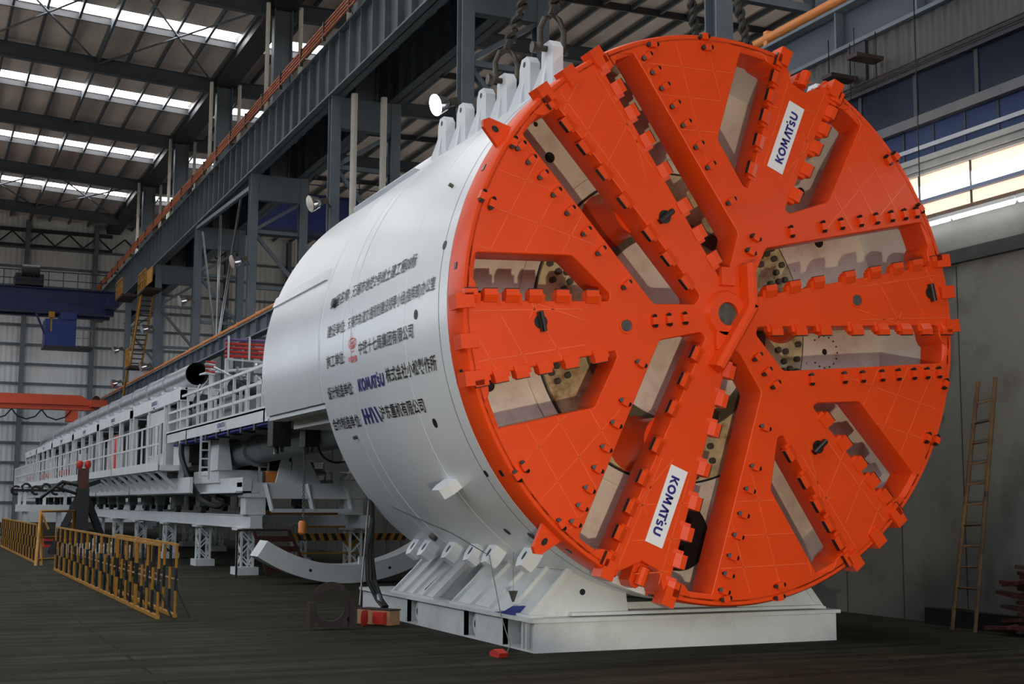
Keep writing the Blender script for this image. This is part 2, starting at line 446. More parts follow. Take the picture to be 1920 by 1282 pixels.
# purlins along the hall, rafters across it
for k in range(-18, 4):
    x = 1.0+1.5*k
    hh = 0.55 if k in (-1, -7, -13) else 0.26
    m = MB(); m.box((x-0.06, YFRONT, roof_z(x)-hh), (x+0.06, YEND, roof_z(x)-0.01)); structure(m.build('purlin', ROOFSTEEL))
for k in range(17):
    x = 7.6+1.5*k
    m = MB(); m.box((x-0.05, YFRONT, roof_z(x)-0.24), (x+0.05, YEND, roof_z(x)-0.01)); structure(m.build('purlin', ROOFSTEEL))
for y in YB[1:]:
    m = MB()
    m.hbeam((-26, y, roof_z(-26)-0.62), (5.7, y, roof_z(5.7)-0.62), 0.34, 0.78, t=0.03); structure(m.build('rafter', ROOFSTEEL))
    m = MB()
    m.hbeam((6.5, y, roof_z(6.5)-0.62), (33.5, y, roof_z(33)-0.62), 0.34, 0.78, t=0.03); structure(m.build('rafter', ROOFSTEEL))
    m = MB()   # thin purlin-stay beside each rafter, half a bay on
    m.bar((-26, y+6.98, roof_z(-26)-0.17), (5.7, y+6.98, roof_z(5.7)-0.17), 0.10, 0.32); structure(m.build('roof_strut', DARKSTEEL))
    m = MB(); m.bar((6.5, y+6.98, roof_z(6.5)-0.17), (33.5, y+6.98, roof_z(33)-0.17), 0.10, 0.32); structure(m.build('roof_strut', DARKSTEEL))
# wind bracing under the roof
for y0, y1 in ((YB[5], YB[6]), (YB[8], YB[9])):
    for s in range(-4, 1):
        xa, xb = -0.5+6*s, 5.5+6*s
        m = MB(); m.tube([(xa, y0, roof_z(xa)-0.5), (xb, y1, roof_z(xb)-0.5)], 0.05, 6)
        m.tube([(xb, y0, roof_z(xb)-0.55), (xa, y1, roof_z(xa)-0.55)], 0.05, 6); structure(m.build('roof_brace', ROOFSTEEL))
# valley gutter beam between the bays
m = MB(); m.box((5.55, YFRONT, 23.75), (6.65, YEND, 24.35)); structure(m.build('trim_1', DARKSTEEL))
# end wall columns and girts
for x in (-22.2, -16.8, -11.4, -6.0, -0.6, 4.75, 10.2, 15.6, 21.0, 26.4):
    m = MB(); m.hbeam((x, YEND-0.3, 0), (x, YEND-0.3, 24.3), 0.35, 0.6, upv=(0,1,0)); structure(m.build('end_wall_column', STEELBLUE))
for k in range(14):
    z = 1.45+1.58*k
    m = MB(); m.box((-26, YEND-0.14, z), (33, YEND, z+0.2)); structure(m.build('end_wall_girt', STEELBLUE))
m = MB()
for k in range(20):
    x = -26+2.2*k
    m.bar((x, YEND-0.5, 23.3), (x+1.1, YEND-0.5, 22.3), 0.12); m.bar((x+1.1, YEND-0.5, 22.3), (x+2.2, YEND-0.5, 23.3), 0.12)
m.box((-26, YEND-0.6, 23.3), (6, YEND-0.4, 23.6)); m.box((-26, YEND-0.6, 22.1), (6, YEND-0.4, 22.3))
structure(m.build('end_wall_truss', DARKSTEEL))
# far wall of the next bay: girts
for k in range(14):
    z = 1.5+1.7*k
    m = MB(); m.box((33.3, YFRONT, z), (33.5, YEND, z+0.2)); structure(m.build('side_wall_girt', STEELBLUE))
for y in YB[1:]:
    m = MB(); m.box((32.7, y-0.3, 0), (33.4, y+0.3, 24.4)); structure(m.build('side_wall_column', STEELBLUE))

# ------------------------------------------------------------------ lattice columns of the middle row
XL, XR, XU = 5.0, 7.25, 6.1
def column(y, label):
    t = thing('lattice_column', (XL+1.1, y, 0), label, 'steel column')
    for x in (XL, XR):
        m = MB(); m.hbeam((x, y, 0), (x, y, 16.05), 0.36, 0.40, upv=(0,1,0), t=0.04); m.build('leg', STEELBLUE, t)
    m = MB(); zs = [1.0+2.5*i for i in range(7)]
    for i, z in enumerate(zs[:-1]):
        m.bar((XL, y, z), (XR, y, z), 0.16, 0.16)
        a, c = (XL, XR) if i % 2 else (XR, XL)
        m.bar((a, y, z), (c, y, min(zs[i+1], 15)), 0.20, 0.14)
    m.build_each('lacing_bar', STEELBLUE, t)
    m = MB(); m.box((XL+0.02, y-0.17, 14.9), (XR-0.02, y+0.17, 16.04)); m.build('head_plate', STEELBLUE, t)
    m = MB(); m.hbeam((XU, y, 16.05), (XU, y, 24.0), 0.5, 0.85, upv=(1,0,0), t=0.05); m.build('upper_shaft', STEELBLUE, t)
ORD = ['foremost', 'second', 'third', 'fourth', 'fifth', 'sixth', 'farthest']
for i, y in enumerate(YB[2:9]):
    column(y, ('foremost grey-blue lattice column, behind the cutterhead\'s top' if i == 0 else
               'farthest grey-blue lattice column, next to the pale end wall' if i == 6 else
               '%s grey-blue lattice column counted from the cutterhead, under the crane girder' % ORD[i]))
    for x in (XU-0.75, XU+0.75):
        m = MB(); m.tube([(x, y-0.35, 18.2), (x, y-0.35, 23.9)], 0.10, 10)
        tag(m.build('downpipe', DOWNPIPE, loc=(x, y-0.35, 0)), 'white rain downpipe %s the %s lattice column' % ('left of' if x < XU else 'right of', ORD[i]), 'pipe', 'downpipes on the columns')
for x, side in ((XL+0.55, 'left'), (XL+1.65, 'right')):
    m = MB(); m.tube([(x, YB[4]-0.55, 0), (x, YB[4]-0.55, 16.1)], 0.12, 10); m.tube([(x, YB[4]-0.55, 11.2), (x, YB[4]-0.55, 11.3)], 0.15, 10)
    tag(m.build('downpipe', DOWNPIPE, loc=(x, YB[4]-0.55, 0)), '%s of two tall white downpipes rising behind the shield from floor to girder' % side, 'pipe', 'downpipes on the columns')

# upper crane girders
def girder(name, x, z0, z1, label, w=0.55, step=1.245, y0=YFRONT, y1=YEND-2, side=-1):
    t = thing(name, (x, 40, z0), label, 'crane girder')
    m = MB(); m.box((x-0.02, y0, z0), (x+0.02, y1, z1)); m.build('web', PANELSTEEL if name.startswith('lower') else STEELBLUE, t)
    m = MB(); m.box((x-w/2, y0, z1-0.05), (x+w/2, y1, z1)); m.build('top_flange', STEELBLUE, t)
    m = MB(); m.box((x-w/2, y0, z0), (x+w/2, y1, z0+0.06)); m.build('bottom_flange', STEELBLUE, t)
    m = MB(); y = y0+0.3
    while y < y1:
        m.box((x-w/2+0.04, y, z0+0.05), (x+w/2-0.04, y+0.035, z1-0.05)); y += max(step, (y1-y0)/98)
    m.build_each('stiffener', STEELBLUE, t)
    return t
girder('crane_girder', XL, 16.05, 18.15, 'high grey-blue crane girder of the main bay with rusty conductor bars on top')
girder('crane_girder', XR, 16.05, 18.15, 'high crane girder of the next bay, behind the main bay girder')
m = MB(); m.box((XL+0.25, YFRONT, 18.1), (XR-0.25, YEND-2, 18.16)); tag(m.build('girder_walkway', DARKSTEEL, loc=(XU, 40, 18.1)), 'dark walkway plate lying between the two high crane girders', 'walkway')
m = MB(); m.bar((XL-.1, YB[5]+.2, 15.45), (XL-.1, YB[6]-.2, 15.95), .18); structure(m.build('girder_strut', STEELBLUE))
# V hanger rods below the girder beyond the shield
m = MB(); yh = YB[5]+7
for dy in (-4.5, 0, 4.5): m.tube([(XL, yh+dy, 15.6), (XL, yh, 8.9)], 0.06, 6)
tag(m.build('hanger_rods', GREYSTEEL, loc=(XL, yh, 8.9)), 'fan of three pale hanger rods meeting at the lower crane rail', 'hanger')
# conductor bars
t = thing('conductor_rail', (XL-0.35, 40, 18.3), 'bundle of rusty orange conductor bars along the high crane girder', 'conductor rail')
for i in range(4):
    m = MB(); m.tube([(XL-0.45+0.02*i, YFRONT, 18.30+0.16*i), (XL-0.45+0.02*i, YEND-3, 18.30+0.16*i)], 0.048, 6); m.build('bar', COPPER, t)
m = MB(); y = -20
while y < YEND-4: m.box((XL-0.5, y, 18.12), (XL-0.38, y+0.08, 18.80)); y += 3.1
m.build_each('bracket', SHACKLE, t)

# lower crane girder with its orange pipe
XG = 4.92
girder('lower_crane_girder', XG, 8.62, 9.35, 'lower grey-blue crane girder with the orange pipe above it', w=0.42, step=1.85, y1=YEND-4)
t = thing('orange_conductor', (XG-0.15, 40, 9.4), 'bright orange pipe running above the lower crane girder', 'pipe')
m = MB(); m.tube([(XG-0.12, YFRONT, 9.50), (XG-0.12, YEND-5, 9.50)], 0.075, 8); m.build('pipe', PIPEORANGE, t)
m = MB(); y = -20
while y < YEND-6: m.box((XG-0.17, y, 9.33), (XG-0.07, y+0.1, 9.62)); y += 3.7
m.build_each('bracket', PIPEORANGE, t)
m = MB(); m.box((XG+0.0, YFRONT, 9.35), (XG+0.10, YEND-5, 9.47)); tag(m.build('crane_rail', DARKSTEEL, loc=(XG, 40, 9.35)), 'dark crane rail on top of the lower crane girder', 'rail')

# ------------------------------------------------------------------ right-hand side wall in front of the columns
XW = 4.8; YW0, YW1 = -16.0, 62.0
m = MB(); m.box((XW, YW0, 0), (XW+0.12, YW1, 5.58)); structure(m.build('wall_front', WALLR))
m = MB(); y = YW0
while y < YW1: m.box((XW-0.006, y, 0), (XW, y+0.012, 4.85)); y += 1.26
structure(m.build('trim_2', DARKSTEEL))
def band(name, y0, y1, z0, z1, m_, dx=0.0, th=0.10):
    q = MB(); q.box((XW-dx, y0, z0), (XW-dx+th, y1, z1)); return structure(q.build(name, m_))
NY1 = 16.0
band('trim_3', YW0, YW1, 4.88, 5.06, DARKSTEEL, 0.10, 0.15)
band('trim_4', YW0, YW1, 5.56, 5.66, mat('brown_sill', (0.16, 0.10, 0.06), 0.5), 0.05, 0.2)
LITWIN = mat('daylit_window_pane', (1.0, 0.74, 0.56), emit=0.95)
band('window_50', YW0, NY1, 5.66, 6.28, LITWIN, -0.05, 0.03)
band('window_52', YW0, NY1, 5.93, 6.13, mat('window_glare', (1.0, 0.98, 0.95), emit=5.0), -0.045, 0.03)  # glowing white strip added as sun glare over the panes
band('trim_5', YW0, NY1, 5.86, 5.91, mat('blue_grey_rail', (0.16, 0.20, 0.32), 0.5), 0.03, 0.1)
m = MB(); y = YW0
while y < NY1: m.box((XW+0.02, y, 5.66), (XW+0.05, y+0.014, 6.28)); y += 1.02
structure(m.build('trim_6', DARKSTEEL))
for z0, z1, dx in ((6.28, 6.33, 0.03), (6.33, 6.42, 0.08), (6.42, 6.50, 0.12)):
    band('trim_7', YW0, NY1, z0, z1, mat('pale_cornice', (0.34, 0.34, 0.32), 0.5), dx, 0.2)
band('wall_upper_band', YW0, NY1, 6.50, 7.00, PANELBLUE)
m = MB(); y = YW0
while y < NY1: m.box((XW-0.012, y, 6.5), (XW, y+0.03, 7.0)); y += 0.62
structure(m.build('trim_8', DARKSTEEL))
band('trim_9', YW0, NY1, 6.64, 6.70, mat('pale_band', (0.42, 0.43, 0.46), 0.5), 0.03, 0.1)
band('trim_10', YW0, NY1, 6.98, 7.12, mat('grey_ledge', (0.10, 0.10, 0.105), 0.5), 0.10, 0.2)
band('window_51', YW0, NY1, 7.12, 7.78, GLASSD)
m = MB(); y = YW0
while y < NY1: m.box((XW-0.02, y, 7.12), (XW, y+0.07, 7.78)); y += 1.22
structure(m.build('trim_11', DARKSTEEL))
band('trim_12', YW0, NY1, 7.78, 7.96, DARKSTEEL, 0.08, 0.2)
m = MB()
for z in (7.86, 7.92): m.tube([(XW-0.14, YW0, z), (XW-0.14, NY1, z)], 0.014, 6)
structure(m.build('trim_13', RUST))
band('wall_upper_cladding', YW0, NY1, 7.96, 8.64, WALLSIDE)
for y in (3.35, -2.6, 9.3):
    m = MB(); m.box((XW-0.06, y, 7.96), (XW+0.1, y+0.42, 8.62)); structure(m.build('wall_pilaster', DARKSTEEL))
# fluorescent tube lamps along the wall
for k, y in enumerate((-0.87, 0.32, 1.5, 2.7)):
    t = thing('fluorescent_lamp', (XW-0.1, y, 5.48), ['lit fluorescent tube on the pale wall, at the picture\'s right border', 'lit fluorescent tube on the pale wall, next one in from the right border',
        'lit fluorescent tube on the pale wall, touching the cutterhead\'s rim', 'lit fluorescent tube on the pale wall hidden behind the cutterhead'][k], 'lamp', 'tube lamps on the wall')
    q = MB(); q.box((XW-0.23, y, 5.50), (XW, y+1.16, 5.55)); q.build('housing', TRIMW, t)
    q = MB(); q.tube([(XW-0.20, y+0.03, 5.47), (XW-0.20, y+1.13, 5.47)], 0.024, 8); q.build('tube', TUBE, t)
m = MB(); m.tube([(XW-0.5, 1.75, 8.9), (XW-0.5, 1.75, 5.2)], 0.008, 5); m.tube([(XW-0.5, 1.75, 5.2), (XW-0.5, 1.75, 5.0)], 0.02, 6)
tag(m.build('pull_cord', BLACK, loc=(XW-0.5, 1.75, 5.0)), 'thin dark cord hanging in front of the bright windows', 'cord')
for i, (y, z) in enumerate(((3.0, 8.15), (3.6, 8.02))):
    t = thing('hanging_lamp_bar', (XW-0.3, y, z), ['small dark bar hung on thin rods under the lower girder, the longer one', 'small dark bar hung on thin rods under the lower girder, the lower one behind'][i], 'bracket')
    q = MB(); q.box((XW-0.6, y-0.12, z), (XW-0.1, y+0.12, z+0.06)); q.build('bar', RUST, t)
    for dx in (0.15, 0.55):
        q = MB(); q.tube([(XW-dx, y, z+0.05), (XW-dx, y, 8.62)], 0.008, 5); q.tube([(XW-dx, y, z), (XW-dx, y, z-0.5)], 0.006, 5); q.build('rod', BLACK, t)

# ------------------------------------------------------------------ floodlights on the columns
def floodlight(loc, on, label, aim=(-0.92, -0.12, -0.30)):
    t = thing('floodlight', loc, label, 'floodlight', 'floodlights on the columns')
    L = Vector(loc); d = Vector(aim).normalized()
    m = MB(); m.tube([L+d*0.42, L+d*0.12, L], [0.30, 0.20, 0.07], 20); m.build('reflector', LAMPOFF, t)
    m = MB(); m.tube([L+d*0.425, L+d*0.44], 0.285, 20); m.build('lens', LAMPON if on else LAMPOFF, t)
    m = MB(); m.bar(L, L-d*0.25, 0.16, 0.2); m.bar(L-d*0.2, (XL-0.15, loc[1]+0.15, loc[2]-0.15), 0.06, 0.06); m.build('bracket', SHACKLE, t)
floodlight((4.45, YB[3]-0.5+0.3, 12.25), True, 'lit round floodlight glowing white beside the lifting lugs')
for k, nm in ((4, 'second'), (5, 'third'), (6, 'fourth'), (7, 'fifth'), (8, 'sixth')):
    floodlight((4.45, YB[k]-0.4, 12.1), False, 'unlit round floodlight on the %s lattice column' % nm)
for k, nm in ((5, 'third'), (6, 'fourth'), (7, 'fifth'), (8, 'sixth')):
    floodlight((4.45, YB[k]-0.4, 8.3 if k < 7 else 9.8), False, 'small unlit floodlight low on the %s lattice column' % nm)

# ================================================================== tunnel boring machine
TBM = thing('tunnel_boring_machine', (0, 4.0, 0.5), 'huge tunnel boring machine with orange spoked cutterhead and white shield', 'tunnel boring machine')

def rot2(pt, a):
    c, s = math.cos(R(a)), math.sin(R(a)); return (pt[0]*c-pt[1]*s, pt[0]*s+pt[1]*c)
def round_poly(pl, r, n=4):
    out = []; k = len(pl)
    for i in range(k):
        p, a, c = Vector(pl[i]), Vector(pl[i-1]), Vector(pl[(i+1) % k])
        da, dc = (a-p), (c-p); q = min(r, da.length*0.4, dc.length*0.4)
        A, Cc = p+da.normalized()*q, p+dc.normalized()*q
        for t in range(n+1):
            f = t/n; out.append(tuple(A*(1-f)**2 + p*2*f*(1-f) + Cc*f*f))
    return out
LP = [(.36,.155), (.31,.27), (.62,.72), (2.93,.91), (3.045,.66), (2.95,.56), (2.95,.355)]
LM = [(.36,-.155), (.32,-.25), (.63,-.70), (2.95,-.82), (3.045,-.62), (2.96,-.52), (2.94,-.345)]
SP = [(1.46,.262), (1.44,.34), (1.79,.85), (2.94,.95), (3.045,.66), (2.98,.58), (2.98,.385)]
SM = [(1.46,-.245), (1.43,-.33), (1.83,-.78), (2.94,-.88), (3.045,-.66), (2.98,-.56), (2.98,-.36)]
LONG, SHORT = (8, 128, 248), (68, 188, 308)
HOLES = []
for a in LONG: HOLES += [[rot2(q, a) for q in LP], [rot2(q, a) for q in LM]]
for a in SHORT: HOLES += [[rot2(q, a) for q in SP], [rot2(q, a) for q in SM]]
NOTCH = [(3.3,.345), (3.08,.335), (2.90,.20), (2.885,-.03), (3.08,-.24), (3.3,-.26)]
outer = []
for i in range(720):
    a = i*0.5
    hit = False
    for s in (68, 248):
        lo, hi = s-4.6, s+6.3
        if lo < a < hi: hit = True
        if abs(a-(lo//0.5*0.5)) < 1e-6:
            pass
    if not hit: outer.append((3.12*math.cos(R(a)), 3.12*math.sin(R(a))))
    for s in (68, 248):
        if abs(a-(s-4.5)) < 1e-6:
            outer += [rot2(q, s) for q in ((3.08,-.24), (2.885,-.03), (2.90,.20), (3.08,.335))]
HR = [round_poly(h, 0.045) for h in HOLES]
me = poly_curve_mesh(outer, HR, 0.20, 0.012)
for v in me.vertices:
    x, y, z = v.co; v.co = (x, 0.212+z, H+y)
bm = bmesh.new(); bm.from_mesh(me)
bmesh.ops.remove_doubles(bm, verts=bm.verts, dist=1e-5)
bmesh.ops.recalc_face_normals(bm, faces=bm.faces); bm.to_mesh(me); bm.free()
HEAD = link_mesh('cutterhead', me, ORANGE, TBM)

def inpoly(p, pl):
    x, y = p; c = False
    for i in range(len(pl)):
        (x0, y0), (x1, y1) = pl[i-1], pl[i]
        if (y0 > y) != (y1 > y) and x < (x1-x0)*(y-y0)/(y1-y0)+x0: c = not c
    return c
def solid(p):
    if math.hypot(*p) > 3.06: return False
    return not any(inpoly(p, h) for h in HOLES)

# rim ring, cut away at the two notched spokes
m = MB()
prof = [(3.045,.03), (3.10,.0), (3.155,.0), (3.175,.03), (3.18,.38), (3.045,.40)]
for lo, hi in ((74.3, 243.4), (254.3, 423.4)): m.revolve(prof, P3, R(lo), R(hi), 120)
m.build('rim', ORANGE, HEAD)
# stepped cheeks of the rim beside each spoke end
# hub: ring, bent centre bit and its two pads
m = MB(); m.revolve([(0.13,.0), (0.13,-.05), (0.24,-.05), (0.27,.0)], lambda r, y, a: (r*math.cos(a)-0.03, y, H+r*math.sin(a)), 0, 2*PI, 32); m.build('hub_ring', ORANGE, HEAD)
m = MB(); m.prism([(0.125*math.cos(k*PI/12)-0.03, 0.125*math.sin(k*PI/12)) for k in range(24)], lambda u, v, t: (u, -0.015+t*0.01, H+v)); m.build('hub_plug', KNOB, HEAD)
ridge = [(0.22,.56), (0.245,.08), (-0.20,-.60)]
m = MB()
for (x0, z0), (x1, z1) in zip(ridge[:-1], ridge[1:]):
    p, q = Vector((x0, z0)), Vector((x1, z1)); d = (q-p).normalized(); n = Vector((-d.y, d.x))
    def fn(u, v, t, p=p, q=q, n=n):
        c = p+(q-p)*t+n*u; return (c.x, v, H+c.y)
    m.prism([(-.085,.01), (-.06,-.14), (-.02,-.19), (.02,-.19), (.06,-.14), (.085,.01)], fn, t0=-0.02, t1=1.02)
m.build('centre_bit', ORANGE, HEAD)
for x, z, a in ((-0.02, .42, -6), (-0.10, -.30, -6)):
    m = MB(); f = frame(a)
    m.prism([(-.09,-.10), (.09,-.10), (.09,.10), (-.09,.10)], lambda u, v, t: (x+u, -0.06*t+0.01, H+z+v)); m.build('hub_pad', ORANGE, HEAD)

# scraper teeth on both flanks of the six spokes
def tooth_mesh(s):
    m = MB(); w = 0.074
    m.prism([(-.03, .03), (-.02, -.015), (.05, -.050), (.115, -.050), (.118, .0), (.09, .07), (-.03, .09)], lambda v, y, t: ((t-0.5)*2*w, y, s*v))
    m.box((-w, -.052, s*.113), (w, -.004, s*.122), 1)
    m.prism([(-.05, .0), (.07, -.02), (.07, .05), (-.05, .08)], lambda v, y, t: (-w-0.04+t*0.05, y, s*v))
    return m
def first(name, mb, mats):
    o = mb.build(name, mats); me = o.data; bpy.data.objects.remove(o); return me
TM = {s: first('scraper_tooth', tooth_mesh(s), [ORANGE, CARBIDE]) for s in (1, -1)}
def place(name, me, parent, loc, ang):
    o = bpy.data.objects.new(name, me); COL.objects.link(o); o.location = loc; attach(o, parent)
    o.rotation_euler = (0, -R(ang), 0); return o
def edge_v(u, lng): return (.155+.0772*(u-.36)) if lng else (.25+.083*(u-1.46))
ULONG = [.60, .93, 1.27, 1.72, 2.10, 2.44, 2.74, 3.04]
USHORT = [1.68, 2.03, 2.34, 2.60, 2.84, 3.06]
for a in LONG+SHORT:
    lng = a in LONG
    for s in (1, -1):
        for u in (ULONG if lng else USHORT):
            place('scraper_tooth', TM[s], HEAD, frame(a)(u, s*edge_v(u, lng)), a+s*4.4)
# corner cutters reaching over the rim at each spoke end, and rim side bits
CM = first('gauge_cutter', (lambda m: (m.box((-.10, -.05, -.075), (.10, .16, .075)), m)[-1])(MB()), [ORANGE, CARBIDE])
for a in LONG+SHORT:
    for v in ((.40, -.38) if a in (68, 248) else (.41, .03, -.38)):
        place('gauge_cutter', CM, HEAD, frame(a)(3.13, v), a)
# ripper bits: a row along every arm, three towards the hub on the short spokes, a few at the rim
RM = MB()
RM.prism([(-.042,.01), (-.038,-.060), (.038,-.060), (.042,.01)], lambda v, y, t: ((t-.5)*.070, y, v))
RM.prism([(-.075,.02), (-.042,.02), (-.042,-.045)], lambda v, y, t: ((t-.5)*.06, y, v))
for s in (-1, 1):
    RM.tube([(0, -.006, s*.040), (0, -.052, s*.052)], [.028, .024], 10, 1)
RM = first('ripper_bit', RM, [ORANGE, CARBIDE])
US = [.98, 1.44, 1.70, 1.98, 2.22, 2.45, 2.65, 2.83]
for a in LONG:
    for u in US: place('ripper_bit', RM, HEAD, frame(a)(u, .75+.074*(u-.63)+.10), a+4.5)
    for u in US: place('ripper_bit', RM, HEAD, frame(a)(u, -.70-.052*(u-.63)-.10), a-3)
for a in SHORT:
    for u in (.58, .78, .96): place('ripper_bit', RM, HEAD, frame(a)(u, .0), a)
for a in LONG:
    for s in (1, -1):
        for u, v in ((2.90, 1.06), (2.52, 1.66), (2.64, 1.70)):
            place('ripper_bit', RM, HEAD, frame(a)(u, s*v), a+s*32)
# side bits: small black blocks let into the rim
for k in range(18):
    a = 14+20*k
    m = MB(); f = frame(a)
    m.prism([(3.165,-.035), (3.186,-.035), (3.186,.035), (3.165,.035)], lambda u, v, t: f(u, v, .17+.06*t)); m.build('rim_bit', CARBIDE, HEAD)
# orange lifting ears on the rim
for a in (147, 228.5, 62, 24, -12):
    m = MB(); f = frame(a)
    m.prism([(3.10,-.16), (3.10,.16), (3.42,.06), (3.46,0), (3.42,-.06)] if a > 100 else [(3.12,-.10), (3.12,.10), (3.27,.05), (3.27,-.05)], lambda u, v, t: f(u, v, .12+.06*t)); 
    o = m.build('lifting_ear', ORANGE, HEAD)
    if a > 100:
        m.__init__(); m.prism([(3.30+.045*math.cos(k*PI/6), .03*math.sin(k*PI/6)) for k in range(12)], lambda u, v, t: f(u, v, .115+.07*t)); m.build('ear_hole', BLACK, HEAD)
# spray nozzles and plugs
for a, u, v in ((128, 1.30, .0), (188, 2.30, -.10), (8, 2.90, .04), (308, 1.85, .04)):
    f = frame(a); m = MB()
    m.prism([(u+.075*math.cos(k*PI/10), v+.075*math.sin(k*PI/10)) for k in range(20)], lambda p, q, t: f(p, q, .005-.012*t))
    c0 = Vector(f(u, v, -.03)); ang = R(a+95 if a != 128 else a-85)
    d = Vector((math.cos(ang), 0, math.sin(ang)))
    if a in (128, 308): d = Vector((math.cos(R(40)), 0, math.sin(R(40))))
    m.bar(c0-d*.105, c0+d*.105, .06, .05, upv=(0,1,0))
    m.tube([c0-d*.105+Vector((0,-.02,0)), c0+d*.105+Vector((0,-.02,0))], .026, 8)
    m.build('spray_nozzle', CARBIDE, HEAD)
for a, u, v in ((188, 1.30, .02), (8, 1.79, .03)):
    f = frame(a); m = MB()
    m.prism([(u+.062*math.cos(k*PI/12), v+.062*math.sin(k*PI/12)) for k in range(24)], lambda p, q, t: f(p, q, .005-.012*t)); m.build('plug', KNOB, HEAD)
    m = MB(); m.revolve([(.068,.0), (.068,-.012), (.085,-.012), (.09,0)], lambda r, y, b_: f(u+r*math.cos(b_), v+r*math.sin(b_), y), 0, 2*PI, 24); m.build('plug_collar', ORANGE, HEAD)
# copy cutters standing in the two notches
for a in (68, 248):
    f = frame(a); m = MB()
    m.prism([(2.72,-.06), (2.72,.14), (3.12,.10), (3.17,.06), (3.17,.0), (3.12,-.05)], lambda u, v, t: f(u, v, .10+.22*t))
    m.tube([f(2.95,.04,.02), f(3.14,.04,.02)], .06, 10)
    m.build('copy_cutter', ORANGE, HEAD)
# name plates
for a in (68, 248):
    f = frame(a)
    m = MB(); m.prism([(1.82,-.075), (2.69,-.075), (2.69,.145), (1.82,.145)], lambda u, v, t: f(u, v, -.004-.006*t)); pl = m.build('name_plate', PLATEW, HEAD)
    pl['label'] = 'white plate lettered KOMATSU in blue on the %s spoke' % ('upper' if a == 68 else 'lower')
    me = komatsu_mesh(.66, .105)
    for v in me.vertices: v.co = f(2.255+v.co.x, .025+v.co.y, -.0125)
    link_mesh('plate_lettering', me, LOGOBLUE, HEAD)
# hard-facing weld beads in a loose net over the outer plates
m = MB()
def bead(p, q):
    p, q = Vector(p), Vector(q); L = (q-p).length; n = int(L/.03); run = None
    for i in range(n+2):
        c = p+(q-p)*min(1, i/max(1, n)); ok = i <= n and solid((c.x, c.y)) and c.length > 1.75
        if ok and run is None: run = c
        if not ok and run is not None:
            if (last-run).length > .12: m.bar((run.x, -.001, H+run.y), (last.x, -.001, H+last.y), .011, .006, upv=(0,1,0))
            run = None
        last = c
for k in range(6):
    a = 38+60*k
    for d in (-.62, -.22, .22, .6):
        bead(rot2((1.5, d), a+8), rot2((3.2, d), a+8))
    for u in (2.05, 2.42, 2.76): bead(rot2((u, -1.3), a-6), rot2((u, 1.3), a-6))
    for dv in (-.2, .18): bead(rot2((1.8, dv), a+30), rot2((3.2, dv*1.4), a+30))
m.build('weld_bead', ORANGE_BEAD, HEAD)
# three stout round legs joining the cutterhead to the drive
for a in LONG:
    f = frame(a); m = MB(); c = f(1.50, .0)
    m.revolve([(.30,.38), (.27,.55), (.27,.95), (.34,1.17), (.0,1.17), (.0,.38)], lambda r, y, b_: (c[0]+r*math.cos(b_), y, c[2]+r*math.sin(b_)), 0, 2*PI, 36)
    m.build('support_leg', ORANGE, HEAD)

# ---------------- bulkhead behind the cutterhead
m = MB(); m.revolve([(.0,1.20), (3.12,1.20), (3.12,1.28), (.0,1.28)], P3, 0, 2*PI, 96); BULK = m.build('bulkhead', CREAM, TBM)
m = MB(); m.revolve([(1.86,1.20), (1.86,1.165), (2.02,1.165), (2.02,1.20)], P3, 0, 2*PI, 96)
for k in range(72):
    a = 2*PI*k/72; c = P3(1.945, 1.16, a); m.tube([(c[0], 1.17, c[2]), (c[0], 1.150, c[2])], .020, 6)
m.build('bolted_flange', CREAM, BULK)
m = MB(); m.revolve([(1.84,1.2), (1.84,1.155), (1.86,1.155), (1.86,1.2)], P3, 0, 2*PI, 96); m.build('seal_gap', DARKSTEEL, BULK)
m = MB(); m.revolve([(1.26,1.20), (1.26,1.13), (1.83,1.13), (1.83,1.20)], P3, 0, 2*PI, 96); m.build('drive_ring', RUSTY, BULK)
m = MB(); n = 0; pts = []
rr = random.Random(5)
while n < 100:
    a = R(rr.choice([rr.uniform(98,124), rr.uniform(150,206), rr.uniform(222,250), rr.uniform(256,288), rr.uniform(-42,38), rr.uniform(-42,38)])); r = 1.34+.44*math.sqrt(rr.random()); p = (r*math.cos(a), r*math.sin(a))
    if min([math.hypot(p[0]-q[0], p[1]-q[1]) for q in pts]+[9]) < .098: n += 0.004; continue
    if any(math.hypot(p[0]-frame(s)(1.5, 0)[0], p[1]-(frame(s)(1.5, 0)[2]-H)) < .36 for s in LONG): continue
    pts.append(p); n += 1
KM = first('ring_knob', (lambda q: (q.tube([(0, .01, 0), (0, -.05, 0), (0, -.058, 0)], [.037, .036, .029], 12), q)[-1])(MB()), KNOB)
for p in pts[:98]: place('ring_knob', KM, BULK, (p[0], 1.13, H+p[1]), 0)
m = MB(); m.revolve([(1.10,1.20), (1.10,1.12), (1.26,1.10), (1.26,1.20)], P3, 0, 2*PI, 96); m.build('dark_seal_ring', mat('oily_seal', (0.09, 0.085, 0.055), .4, var=.3), BULK)
m = MB(); m.revolve([(.0,1.19), (1.10,1.19), (1.10,1.16), (.0,1.16)], P3, 0, 2*PI, 72)
for k in range(48):
    c = P3(1.03, 1.16, 2*PI*k/48); m.tube([(c[0], 1.17, c[2]), (c[0], 1.148, c[2])], .016, 6)
m.build('centre_disc', CREAM, BULK)
